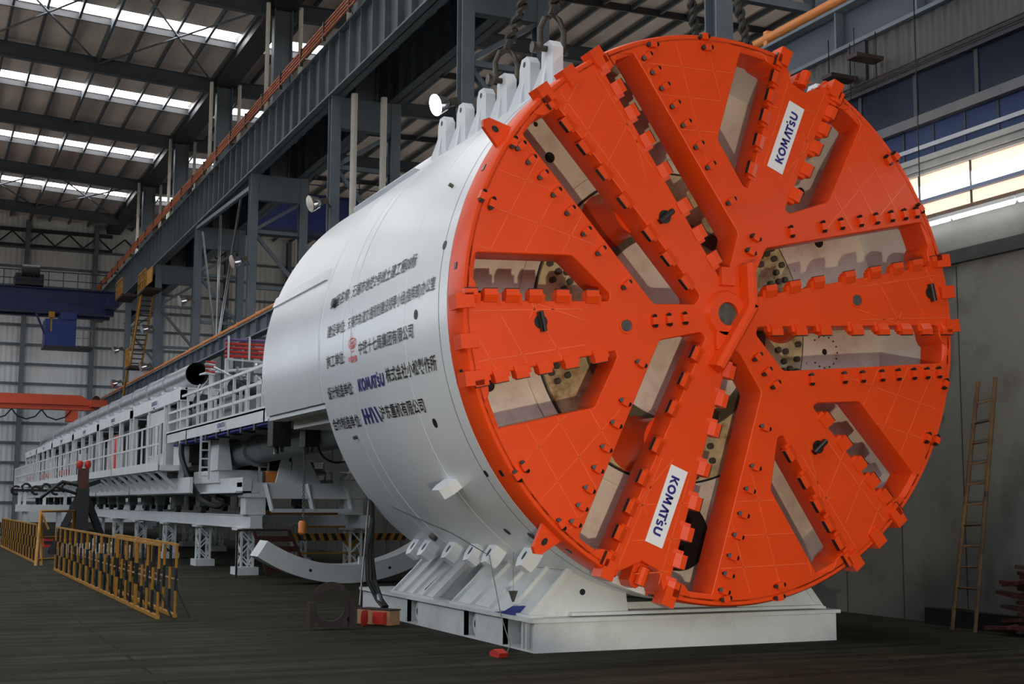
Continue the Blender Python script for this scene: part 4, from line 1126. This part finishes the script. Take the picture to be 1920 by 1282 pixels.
# pipe supports (little white stools) and the galvanised air duct on the roof
DU = thing('air_duct', (-1.05, 48, 4.9), 'long galvanised air duct lying along the gantry roofs, open at its near end', 'air duct')
xd, zd, rd = -1.05, 5.14, .32
m = MB(); pts = [(xd, 24.9, zd), (xd, 65.5, zd), (xd-.05, 66.6, zd-.03), (xd-.25, 67.3, zd-.15), (xd-.32, 67.5, zd-.55)]
m.tube(pts, rd, 28, cap=False); m.tube([(xd, 24.9, zd), (xd, 40, zd)], rd-.03, 28, mi=1, cap=False); m.build('duct', [GALV, DARKSTEEL], DU)
m = MB(); y = 28.5
while y < 65: m.tube([(xd, y, zd), (xd, y+.10, zd)], rd+.03, 28); y += 3.1
m.build_each('collar', GALV, DU)
m = MB(); y = 25.6
while y < 65:
    m.box((xd-.45, y, zd-rd-.05), (xd+.45, y+.3, zd-rd)); m.bar((xd-.3, y+.15, ZT-.02), (xd-.3, y+.15, zd-rd), .06); m.bar((xd+.3, y+.15, ZT-.02), (xd+.3, y+.15, zd-rd), .06); y += 2.05
m.build_each('duct_saddle', TRIMW, DU)
# rails on trestles
for s, nm in ((-1, 'left'), (1, 'right')):
    m = MB(); m.box((s*1.25-.13, 16.6, 1.06), (s*1.25+.13, 43.5, 1.30)); m.box((s*1.25-.15, 16.6, 1.03), (s*1.25+.15, 43.5, 1.06)); m.box((s*1.25-.15, 16.6, 1.30), (s*1.25+.15, 43.5, 1.32))
    tag(m.build('rail_beam', TRIMW, loc=(s*1.25, 30, 1.03)), ('pale steel rail beam on trestles, the near one below the gantries' if s < 0 else 'pale steel rail beam on trestles, the far one below the gantries'), 'rail beam')
TRY = [17.6, 22.3, 27.2, 32.5, 37.8, 42.8]
def trestle(x, y, label):
    t = thing('rail_trestle', (x, y, 0), label, 'trestle', 'trestles under the rail beams')
    m = MB(); m.box((x-.24, y-.34, 0), (x+.24, y+.34, .17)); m.build('foot', TRIMW, t)
    m = MB()
    for dx in (-.13, .13):
        for dy in (-.22, .22): m.bar((x+dx, y+dy, .17), (x+dx, y+dy, 1.0), .05)
        for k in range(3):
            z = .17+.27*k; q = 1 if k % 2 else -1; m.bar((x+dx, y-.22*q, z), (x+dx, y+.22*q, z+.27), .03)
    for dy in (-.22, .22):
        for k in range(3):
            z = .17+.27*k; q = 1 if k % 2 else -1; m.bar((x-.13*q, y+dy, z), (x+.13*q, y+dy, z+.27), .03)
    m.build('lattice', TRIMW, t)
    m = MB(); m.box((x-.24, y-.32, .98), (x+.24, y+.32, 1.03)); m.build('cap', TRIMW, t)
for i, y in enumerate(TRY):
    for s in (-1, 1):
        trestle(s*1.25, y, ('foremost' if i == 0 else ORD[i] if i < 5 else 'rearmost')+' white lattice trestle under the %s rail beam' % ('near' if s < 0 else 'far'))
# portal carriage at the front of the rails
PC = thing('portal_carriage', (0, 17.0, 1.32), 'white portal carriage with angled cross beam at the front of the rails', 'carriage')
m = MB(); m.box((-1.55, 16.75, 1.93), (1.12, 17.25, 2.03)); m.box((-1.5, 17.0, 1.72), (1.1, 17.06, 1.93))
vs = [(-1.05, 16.7, 2.0), (.75, 16.7, 2.0), (.85, 16.55, 1.68), (-.95, 16.55, 1.68)]
m.add(vs+[(x, y+.04, z) for x, y, z in vs], [(0,1,2,3), (7,6,5,4), (0,4,5,1), (1,5,6,2), (2,6,7,3), (3,7,4,0)])
for xa, xb in ((-1.05, -.93), (-.12, -.02), (.75, .86)): m.bar((xa, 16.66, 2.0), (xb, 16.5, 1.42), .05, .10)
m.bar((-.95, 16.5, 1.42), (.86, 16.5, 1.42), .06, .08)
m.build('cross_beam', TRIMW, PC)
for x in (-1.25, .98):
    m = MB(); m.box((x-.22, 16.7, 1.33), (x+.22, 17.2, 1.72)); m.prism([(-.30,1.72), (.30,1.72), (.18,1.98), (-.18,1.98)], lambda u, z, k: (x+u, 16.72+.45*k, z)); m.box((x-.26, 16.66, 1.70), (x+.26, 17.24, 1.74)); m.build('leg_box', TRIMW, PC)
m = MB(); m.box((.55, 16.9, 1.99), (1.85, 17.3, 2.10)); m.build('side_arm', PLATEW, PC)
m = MB(); m.box((-1.0, 17.4, 1.32), (.9, 17.6, 1.42)); m.build('yellow_bar', YELLOW, PC)
m = MB()
m.prism([(-.74,2.03), (-.42,2.03), (-.36,3.1), (-.5,3.1)], lambda x, z, k: (x, 17.0+.08*k, z))
m.prism([(-.42,2.03), (.28,2.03), (.0,2.55), (-.36,2.62)], lambda x, z, k: (x, 16.98+.06*k, z))
m.box((-.45, 17.0, 2.50), (.78, 17.12, 2.72)); m.box((.55, 16.95, 2.03), (.72, 17.1, 3.15)); m.box((.35, 16.9, 2.3), (.9, 17.1, 2.48)); m.box((1.0, 17.2, 2.5), (1.35, 17.3, 3.1)); m.box((.9, 17.1, 2.62), (1.45, 17.2, 2.70))
m.build_each('portal_plate', TRIMW, PC)
m = MB(); m.box((.35, 16.92, 2.78), (.5, 16.98, 3.0)); m.box((-.05, 16.9, 2.74), (.12, 16.96, 3.0)); m.build_each('dark_fitting', BLACK, PC)
for x, y, lab in ((-1.93, 19.0, 'small white ladder below the bridge platform, the one nearer the first gantry'), (-.80, 17.9, 'small white ladder below the shield\'s tail, beside the black motor')):
    t = thing('access_ladder', (x, y, 2.1), lab, 'ladder')
    m = MB(); m.bar((x-.10, y, 2.12), (x-.10, y, 3.15), .045); m.bar((x+.10, y, 2.12), (x+.10, y, 3.15), .045); m.build('stile', TRIMW, t)
    for k in range(5):
        m = MB(); m.bar((x-.10, y, 2.2+.2*k), (x+.10, y, 2.2+.2*k), .035); m.build('rung', TRIMW, t)
t = thing('screw_conveyor', (-1.0, 18.6, 2.6), 'thick grey cylinder of the screw conveyor below the bridge platform', 'conveyor')
m = MB(); m.tube([(-.9, 9.0, 2.95), (-1.0, 18.4, 2.75), (-1.0, 22.5, 2.70)], .30, 24); m.build('tube', GREYMACH, t)
for y in (17.6, 20.2): 
    m = MB(); m.tube([(-1.0, y, 2.765), (-1.0, y+.1, 2.76)], .37, 24); m.build('flange', GREYMACH, t)
m = MB(); m.box((-1.6, 19.0, 2.05), (.6, 22.0, 2.35)); tag(m.build('carriage_deck', TRIMW, loc=(-.5, 20.5, 2.05)), 'low white deck between portal carriage and first gantry', 'deck')
m = MB(); m.prism([(-1.65,2.34), (-1.3,2.34), (-1.42,3.12), (-1.62,3.12)], lambda x, z, k: (x, 18.9+.9*k, z)); tag(m.build('support_panel', TRIMW, loc=(-1.5, 19.3, 2.35)), 'tapered white support panel standing beside the near ladder', 'panel')
t = thing('orange_motor', (-.72, 17.6, 2.05), 'orange motor behind the small ladder under the shield tail', 'motor')
m = MB(); m.box((-.80, 17.5, 2.03), (-.55, 17.8, 2.30)); m.build('body', PIPEORANGE, t)
m = MB(); m.tube([(-.92, 17.6, 2.0), (-.92, 17.6, 2.28)], .09, 14); m.build('post', GREYSTEEL, t)
for x, z0, z1, w, lab in ((-1.96, 2.62, 3.14, .34, 'larger black hoist motor hanging below the shield\'s tail'), (-1.39, 2.62, 2.98, .26, 'smaller black hoist motor with the chain, below the tail')):
    t = thing('hoist_motor', (x, 12, z0), lab, 'hoist motor')
    m = MB(); m.box((x-w/2, 11.8, z0), (x+w/2, 12.2, z1)); m.build('housing', BLACK, t)
    m = MB(); m.box((x-.06, 11.9, z1-.01), (x+.06, 12.1, 3.15)); m.build('hanger', DARKSTEEL, t)
    m = MB(); m.tube([(x-.05, 12, z0), (x-.05, 12, z0-.14)], .05, 10); m.tube([(x+.06, 12, z0), (x+.06, 12, z0-.10)], .035, 10); m.build('outlet', GREYSTEEL, t)
t = thing('chain_hoist', (-1.47, 12, 1.0), 'hanging steel chain with an orange hook block behind the shield', 'chain hoist')
m = MB()
for k in range(30):
    z = 2.60-.045*k
    m.revolve([(.016,-.006), (.016,.006), (.028,.006), (.028,-.006)], (lambda r, y, a, z=z: (-1.47+y+(r*math.cos(a) if 0 else 0), 12+r*math.cos(a), z+1.3*r*math.sin(a))) if k % 2 else (lambda r, y, a, z=z: (-1.47+r*math.cos(a), 12+y, z+1.3*r*math.sin(a))), 0, 2*PI, 8)
m.build('chain', GREYSTEEL, t)
m = MB(); m.tube([(-1.48, 12, 1.26), (-1.48, 12, 1.22), (-1.48, 12, 1.04), (-1.48, 12, 1.0)], [.05, .075, .075, .04], 16); m.build('hook_block', PIPEORANGE, t)
m = MB(); m.tube([(-1.48, 12, 1.0), (-1.48, 12, .94), (-1.43, 12, .90), (-1.40, 12, .94)], .015, 8); m.build('hook', DARKSTEEL, t)
for i, (pts, r, lab) in enumerate((([(-1.95, 21.9, 3.05), (-1.98, 21.5, 2.6), (-1.75, 20.6, 1.75), (-1.45, 19.8, 1.5), (-1.3, 19.6, 1.62), (-1.4, 20.0, 1.72)], .07, 'thick black hose sagging from the bridge platform to the base frame'),
        ([(-1.3, 11.9, 2.9), (-1.15, 12.1, 2.55), (-.85, 12.4, 2.38), (-.5, 12.4, 2.38), (.2, 10, 2.5), (.4, 5.13, 2.6)], .022, 'thin black cable curving from the small hoist motor to the shield'))):
    m = MB()
    # smooth the polyline
    P = [Vector(p) for p in pts]; out = []
    for k in range(len(P)-1):
        p0, p1, p2, p3 = P[max(k-1, 0)], P[k], P[k+1], P[min(k+2, len(P)-1)]
        for q in range(6):
            f = q/6; out.append(0.5*((2*p1)+(p2-p0)*f+(2*p0-5*p1+4*p2-p3)*f*f+(3*p1-p0-3*p2+p3)*f**3))
    out.append(P[-1]); m.tube(out, r, 8); tag(m.build('black_hose' if i == 0 else 'black_cable', BLACK, loc=pts[0]), lab, 'hose' if i == 0 else 'cable')

# ================================================================== hazard stand and steps behind the shield
t = thing('hazard_barrier', (1.2, 17.5, 0), 'black and yellow striped hazard board on a yellow stand', 'barrier')
m = MB(); n = 26; x0, x1, za, zb = -.15, 2.5, .74, .90
for k in range(n):
    a, c = x0+(x1-x0)*k/n, x0+(x1-x0)*(k+1)/n
    sh = .07 if k < 13 else -.07
    vs = [(a, 17.5, za), (c, 17.5, za), (c-sh, 17.5, zb), (a-sh, 17.5, zb)]
    m.add(vs+[(x, 17.54, z) for x, y, z in vs], [(0,1,2,3), (7,6,5,4), (0,4,5,1), (1,5,6,2), (2,6,7,3), (3,7,4,0)], k % 2)
m.build('striped_board', [YELLOW, BLACK], t)
m = MB(); m.bar((1.2, 17.6, 0), (1.2, 17.6, .8), .10); m.bar((1.2, 17.6, .55), (.95, 17.6, .85), .06); m.bar((1.2, 17.6, .55), (1.45, 17.6, .85), .06); m.box((.9, 17.4, 0), (1.5, 17.8, .05)); m.bar((-.1, 17.7, .1), (2.4, 17.7, .1), .05); m.bar((.0, 17.7, .45), (1.6, 17.7, .45), .04); m.bar((.2, 17.7, 1.05), (1.1, 17.7, 1.05), .04); m.bar((1.1, 17.7, 1.05), (1.3, 17.7, .8), .04); m.build('stand', YELLOW, t)
t = thing('step_ladder', (-.6, 16.5, 0), 'dark red steel steps with a handrail behind the curved white segment', 'steps')
for s in (0, .5):
    m = MB(); m.bar((-1.0+s, 16.4, 0), (-1.35+s, 16.4, 1.0), .06) if s == 0 else m.bar((-.05, 16.5, 0), (-.55, 16.5, 1.0), .06); m.build('stile', MAROON, t)
for k in range(4):
    m = MB(); m.bar((-1.05-.08*k, 16.4, .15+.22*k), (-.15-.1*k, 16.5, .15+.22*k), .05, .12); m.build('tread', MAROON, t)
m = MB(); m.bar((-1.7, 16.4, 1.0), (-.6, 16.45, 1.0), .04); m.bar((-1.7, 16.4, 0), (-1.7, 16.4, 1.0), .04); m.build('handrail', RUST, t)
# ================================================================== safety barriers on the left
BARM = {}
for q in (0, 1):
    m = MB()
    for k in range(3): m.tube([(0, 0, .06+.31*k), (0, 0, .06+.31*(k+1))], .020, 8, mi=(k+q) % 2)
    BARM[q] = first('bar', m, [YELLOW, BLACK])
def barrier(x, y0, label, L=2.0, n=5, lean=0.0):
    t = thing('safety_barrier', (x, y0+L/2, 0), label, 'safety barrier', 'yellow and black safety barriers')
    m = MB(); m.bar((x, y0, .03), (x, y0+L, .03), .05, .05)
    m.build('bottom_rail', YELLOW, t)
    m = MB(); m.bar((x, y0, 1.0), (x, y0+L, 1.0), .035, .035); m.build('top_rail', YELLOW, t)
    m = MB(); m.bar((x+.02, y0, .52), (x+.02, y0+L, .52), .015, .02); m.build('middle_wire', TAN, t)
    for i in range(n):
        o = bpy.data.objects.new('bar', BARM[i % 2]); COL.objects.link(o); o.location = (x, y0+.04+(L-.08)*i/(n-1), 0); attach(o, t)
    for dy in (0.02, L-.02):
        m = MB(); m.bar((x, y0+dy, .42), (x+.20, y0+dy, .0), .025, .025); m.build('foot', BLACK, t)
for k in range(7):
    barrier(-4.98, 6.45+2.05*k, 'yellow and black safety barrier, %s of the row nearest the camera' % ['foremost', 'second', 'third', 'fourth', 'fifth', 'sixth', 'last'][k])
for k in range(3):
    barrier(-4.72, 6.60+2.05*k, 'yellow and black safety barrier standing behind the %s of the near row' % ['foremost', 'second', 'third'][k])
for k in range(7):
    barrier(-5.1, 24.6+2.05*k, 'yellow and black safety barrier, %s of the row beyond the yellow frame' % ['foremost', 'second', 'third', 'fourth', 'fifth', 'sixth', 'last'][k])
t = thing('yellow_frame', (-4.8, 23.4, 0), 'plain yellow pipe frame between the two barrier rows', 'frame')
m = MB(); m.tube([(-5.2, 23.2, 0), (-5.12, 23.4, 1.35), (-4.2, 24.6, 1.35), (-4.15, 24.7, 0)], .04, 8); m.build('hoop', YELLOW, t)
m = MB(); m.tube([(-5.05, 23.4, 0), (-5.10, 23.45, 1.3)], .035, 8); m.tube([(-5.15, 23.3, .15), (-4.2, 24.5, .15)], .03, 8); m.tube([(-5.12, 23.35, .7), (-4.2, 24.55, .7)], .02, 8); m.tube([(-5.1, 23.35, 1.3), (-4.9, 23.6, .9)], .025, 8); m.build_each('brace', YELLOW, t)
# dark jack stand with red lamps
t = thing('jack_stand', (-3.28, 31, 0), 'dark steel post with raking braces and two red lamps on top', 'stand')
m = MB(); m.hbeam((-3.28, 31, 0), (-3.28, 31, 2.0), .36, .4, upv=(0,1,0), t=.05); m.build('post', DARKSTEEL, t)
m = MB(); m.hbeam((-3.28, 31, 2.0), (-3.28, 31, 2.62), .30, .34, upv=(0,1,0), t=.04); m.build('upper_post', mat('brown_primer_steel', (.085, .030, .024), .6, var=.3), t)
m = MB()
for s in (-1, 1): m.bar((-3.28+s*.1, 31, 1.75), (-3.28+s*.85, 31.2, 0), .16, .2)
m.bar((-3.28, 31.1, 1.6), (-3.28, 32.2, 0), .16, .2); m.bar((-3.28, 31.1, 2.05), (-2.75, 31.2, 2.25), .12, .14); m.build_each('brace', DARKSTEEL, t)
for s in (-1, 1):
    m = MB(); m.tube([(-3.28+s*.12, 31, 2.62), (-3.28+s*.12, 31, 2.70), (-3.28+s*.12, 31, 2.80), (-3.28+s*.12, 31, 2.86)], [.06, .10, .10, .07], 12); lm = m.build('lamp', RED, t)
m = MB(); m.tube([(-3.1, 30.9, 2.05), (-3.9, 30.9, 2.2), (-4.3, 31, 1.9)], .06, 8); m.tube([(-3.35, 30.9, 1.8), (-4.1, 30.8, 2.05), (-4.5, 31, 1.7)], .05, 8); m.build('cable_arms', BLACK, t)
# wrapped pale bundles in a row behind the barriers
for k in range(5):
    x, y = -3.9+.42*k, 27.5-.15*k
    m = MB(); pr = random.Random(k)
    m.revolve([(.02,.0), (.30,.02), (.34,.18), (.24,.36), (.02,.40)], lambda r, z, a, x=x, y=y: (x+r*(1+.18*math.sin(3*a+k))*math.cos(a), y+r*math.sin(a), z*(1+.15*math.cos(2*a+k))), 0, 2*PI, 18, closed=False)
    m.tube([(x-.28, y, .12), (x, y-.3, .26), (x+.28, y, .12)], .03, 6, mi=1)
    tag(m.build('wrapped_bundle', [mat('pale_wrapping', (.33, .34, .35), .5, var=.4, scale=4), DARKSTEEL], loc=(x, y, 0)), 'pale wrapped bundle on the floor at the jack stand, %s from the left' % ['first', 'second', 'third', 'fourth', 'fifth'][k], 'bundle', 'wrapped bundles')
# white frame cart at far left
t = thing('frame_cart', (-3.2, 45, 0), 'low white frame cart at the left, behind the dark jack stand', 'cart')
m = MB(); m.box((-4.25, 44.6, 1.20), (-2.25, 45.4, 1.48)); m.build('bed', TRIMW, t)
for x in (-4.15, -3.95, -3.2, -2.4):
    m = MB(); m.bar((x, 44.8, 1.48), (x, 44.8, 2.15), .12); m.build('post', TRIMW, t)
m = MB()
for x in (-3.9, -2.6):
    for y in (44.8, 45.2): m.bar((x, y, 0), (x, y, 1.2), .16)
m.build_each('leg', TRIMW, t)
m = MB()
for k in range(6):
    c = Vector((-4.3+.38*k, 44.8, 2.05+.1*(k % 2))); m.tube([c+Vector((.16*math.cos(a), 0, .16*math.sin(a))) for a in [q*PI/6 for q in range(11)]], .05, 7)
m.box((-4.4, 44.7, 2.0), (-2.3, 44.9, 2.1)); m.build_each('black_fitting', BLACK, t)
for i, (x, y, w, h, mt, lab) in enumerate(((-4.9, 42, .9, .62, GREYMACH, 'grey-green crate on the floor at the far left'), (-4.1, 40, .5, .5, RED, 'red crate on the floor beyond the yellow frame, left one'), (-3.3, 38, .9, .30, RED, 'flat red crate on the floor beyond the yellow frame'), (-5.6, 47, .5, 2.2, TRIMW, 'white upright cabinet at the extreme left edge'))):
    t = thing('storage_crate' if i < 3 else 'upright_cabinet', (x, y, 0), lab, 'crate' if i < 3 else 'cabinet')
    m = MB(); m.box((x-w/2, y-.4, 0), (x+w/2, y+.4, h)); m.build('body', mt, t)
    m = MB(); m.box((x-w/2-.03, y-.43, h-.08), (x+w/2+.03, y+.43, h)); m.build('lid', mt, t)
    for z in (.12, h*.55):
        m = MB(); m.box((x-w/2-.02, y-.42, z), (x+w/2+.02, y-.39, z+.05)); m.build('batten', DARKSTEEL, t)
# ================================================================== ladder, timber and scrap at the right wall
t = thing('bamboo_ladder', (4.3, 1.15, 0), 'tall weathered bamboo ladder leaning on the pale wall', 'ladder')
A0, A1 = Vector((4.25, 1.36, 0)), Vector((4.72, 1.23, 3.22)); B0, B1 = Vector((4.25, .95, 0)), Vector((4.72, .92, 3.26))
for p, q in ((A0, A1), (B0, B1)):
    n = 12; pts = []; rr_ = []
    for i in range(n*3+1):
        f = i/(n*3); pts.append(p+(q-p)*f); rr_.append(.031 if i % 3 == 0 else .026)
    m = MB(); m.tube(pts, rr_, 9); m.build('stile', WOOD, t)
for k in range(11):
    f = (.27+.268*k)/3.24
    m = MB(); m.tube([A0+(A1-A0)*f, B0+(B1-B0)*f], .014, 7); m.build('rung', WOOD, t)
m = MB(); m.bar((4.62, 2.2, .11), (4.62, .55, .11), .16, .22); tag(m.build('timber_beam', BLACK, loc=(4.62, 1.4, 0)), 'black timber beam on the floor at the foot of the ladder', 'beam')
rs = random.Random(3)
for k in range(16):
    c = Vector((4.45+rs.uniform(-.12, .12), .15-.0*k+rs.uniform(-.25, .15), .06+.05*k)); a = rs.uniform(-.5, .5)
    d = Vector((math.sin(a)*.4, math.cos(a), rs.uniform(-.12, .12))).normalized()*rs.uniform(.32, .55)
    m = MB(); m.bar(c-d, c+d, rs.uniform(.06, .12), .045); m.bar(c+d*.3-Vector((.1, 0, 0)), c+d*.3+Vector((.1, 0, .02)), .05, .04)
    lo = min(v[2] for v in m.v)
    o = m.build('scrap_plate', MAROON if k % 5 else RUST, loc=tuple(c)); tag(o, 'rusty dark red steel offcut in the scrap pile at the picture\'s lower right border', 'scrap', 'scrap pile by the wall')
    if k == 0: o.location.z += max(0, -lo)

# ================================================================== cranes and stairs far down the hall
t = thing('bridge_crane', (-8, 88, 15), 'dark blue bridge crane high across the far end of the hall', 'bridge crane')
for y, zt in ((87.2, 16.75), (89.4, 16.9)):
    m = MB(); m.box((-24, y-.35, 15.0), (4.6, y+.35, zt)); m.box((-24, y-.5, zt-.06), (4.6, y+.5, zt)); m.box((-24, y-.37, 15.7), (4.6, y-.35, 15.76)); m.build('main_girder', CRANEBLUE, t)
m = MB(); m.box((3.9, 85, 15.4), (4.7, 91, 16.3)); m.build('end_carriage', CRANEBLUE, t)
m = MB()
for k in range(24): m.bar((-20+1.0*k, 86.7, 16.8), (-20+1.0*k, 86.7, 17.9), .05)
m.bar((-24, 86.7, 17.9), (4, 86.7, 17.9), .06); m.bar((-24, 86.7, 17.3), (4, 86.7, 17.3), .05); m.build_each('railing_bar', CRANEBLUE, t)
m = MB(); m.box((-2.2, 86.9, 16.9), (-.3, 89.5, 17.7)); m.tube([(-1.8, 87, 17.9), (-.6, 87, 17.9)], .45, 14); m.build('trolley', DARKSTEEL, t)
m = MB(); m.box((-.1, 86.4, 12.6), (2.0, 88.4, 14.5)); m.box((.9, 86.3, 14.5), (2.0, 88.5, 15.0)); cb = m.build('cab', CABBLUE, t)
m = MB(); m.box((-.15, 86.3, 12.45), (3.2, 88.5, 12.6)); m.build('cab_floor', DARKSTEEL, cb)
m = MB(); m.bar((3.1, 86.4, 12.6), (3.1, 86.4, 13.8), .05); m.bar((2.5, 86.4, 12.6), (2.5, 86.4, 13.8), .05); m.bar((2.0, 86.4, 13.8), (3.15, 86.4, 13.8), .05); m.bar((2.0, 86.4, 13.2), (3.15, 86.4, 13.2), .05); m.build('cab_rail', GREYSTEEL, cb)
m = MB(); m.box((.1, 86.35, 14.6), (.5, 86.6, 15.0)); m.tube([(.3, 86.5, 13.6), (.3, 86.5, 14.7)], .12, 8); m.build('yellow_hook_block', YELLOW, t)
m = MB(); m.bar((-.8, 86.6, 15.0), (-.1, 86.6, 13.4), .14); m.build('cab_strut', CRANEBLUE, t)
t = thing('bridge_crane', (-8, 88.3, 8), 'orange-red bridge crane low across the hall behind the gantries', 'bridge crane')
m = MB(); m.prism([(-24,8.15), (3.6,8.15), (3.6,8.75), (2.6,9.22), (-24,9.22)], lambda x, z, k: (x, 87.6+.9*k, z)); m.box((-24, 87.45, 8.5), (3.2, 87.6, 8.56)); m.build('girder', CRANERED, t)
m = MB(); m.box((3.3, 86.4, 8.35), (4.35, 90, 8.85)); m.tube([(3.6, 86.5, 8.9), (3.6, 87.2, 8.9)], .25, 12, mi=1); m.build('end_carriage', [CRANERED, RUST], t)
m = MB(); m.box((1.7, 87.5, 7.3), (2.5, 88.4, 8.1)); m.build('hoist', CRANERED, t)
m = MB()
for k in range(10):
    x = -18+2.0*k; m.tube([(x, 87.4, 8.1), (x+.4, 87.4, 7.6), (x+1.0, 87.4, 7.4), (x+1.6, 87.4, 7.6), (x+2.0, 87.4, 8.1)], .05, 6)
m.build_each('festoon_cable', BLACK, t)
t = thing('bridge_crane', (15, 61, 16), 'dark blue crane girder of the next bay, seen between the lattice columns', 'bridge crane')
m = MB(); m.box((8.0, 60, 16.9), (32, 61.2, 18.9)); m.build('main_girder', CABBLUE, t)
m = MB(); m.box((8.0, 59.85, 18.9), (32, 61.3, 19.0))
for k in range(16): m.bar((8.5+1.5*k, 59.9, 19.0), (8.5+1.5*k, 59.9, 20.1), .05)
m.bar((8, 59.9, 20.1), (32, 59.9, 20.1), .06); m.bar((8, 59.9, 19.55), (32, 59.9, 19.55), .05); m.build('walkway_rail', CRANEBLUE, t)
m = MB(); m.box((7.4, 58, 17.4), (8.2, 63, 18.2)); m.build('end_carriage', CABBLUE, t)
# yellow stairs
t = thing('access_stairs', (4.6, 75, 9), 'yellow access stairs climbing to the high crane girder', 'stairs')
S0, S1 = Vector((4.45, 74.2, 10.2)), Vector((4.45, 70.5, 14.3))
for s in (-.35, .35):
    m = MB(); m.bar(S0+Vector((s, 0, 0)), S1+Vector((s, 0, 0)), .08, .30); m.build('stringer', YELLOW, t)
m = MB()
for k in range(15): c = S0+(S1-S0)*(k+.5)/15; m.box((c.x-.35, c.y-.14, c.z-.02), (c.x+.35, c.y+.14, c.z+.03))
m.build_each('step', DARKSTEEL, t)
m = MB(); m.box((3.9, 68.2, 14.2), (4.95, 71.0, 14.35)); m.box((3.9, 78, 15.2), (4.95, 81, 15.35)); m.box((3.95, 73.8, 10.0), (4.9, 75.3, 10.15)); m.build_each('landing', RUST, t)
m = MB()
for (x, ya, yb, z) in ((3.95, 68.2, 71.0, 14.35), (3.95, 78, 81, 15.35), (3.95, 73.8, 75.3, 10.15)):
    for k in range(5): m.bar((x, ya+(yb-ya)*k/4, z), (x, ya+(yb-ya)*k/4, z+1.1), .06)
    m.bar((x, ya, z+1.1), (x, yb, z+1.1), .07); m.bar((x, ya, z+.55), (x, yb, z+.55), .06); m.bar((x, ya, z), (x, yb, z), .08)
m.bar(S0+Vector((-.35, 0, 1.0)), S1+Vector((-.35, 0, 1.0)), .06)
m.box((4.0, 66.2, 14.4), (4.05, 68.2, 15.3))
m.bar((4.1, 75.3, 10.1), (4.1, 77.6, 7.4), .10, .22); m.build_each('railing_bar', YELLOW, t)
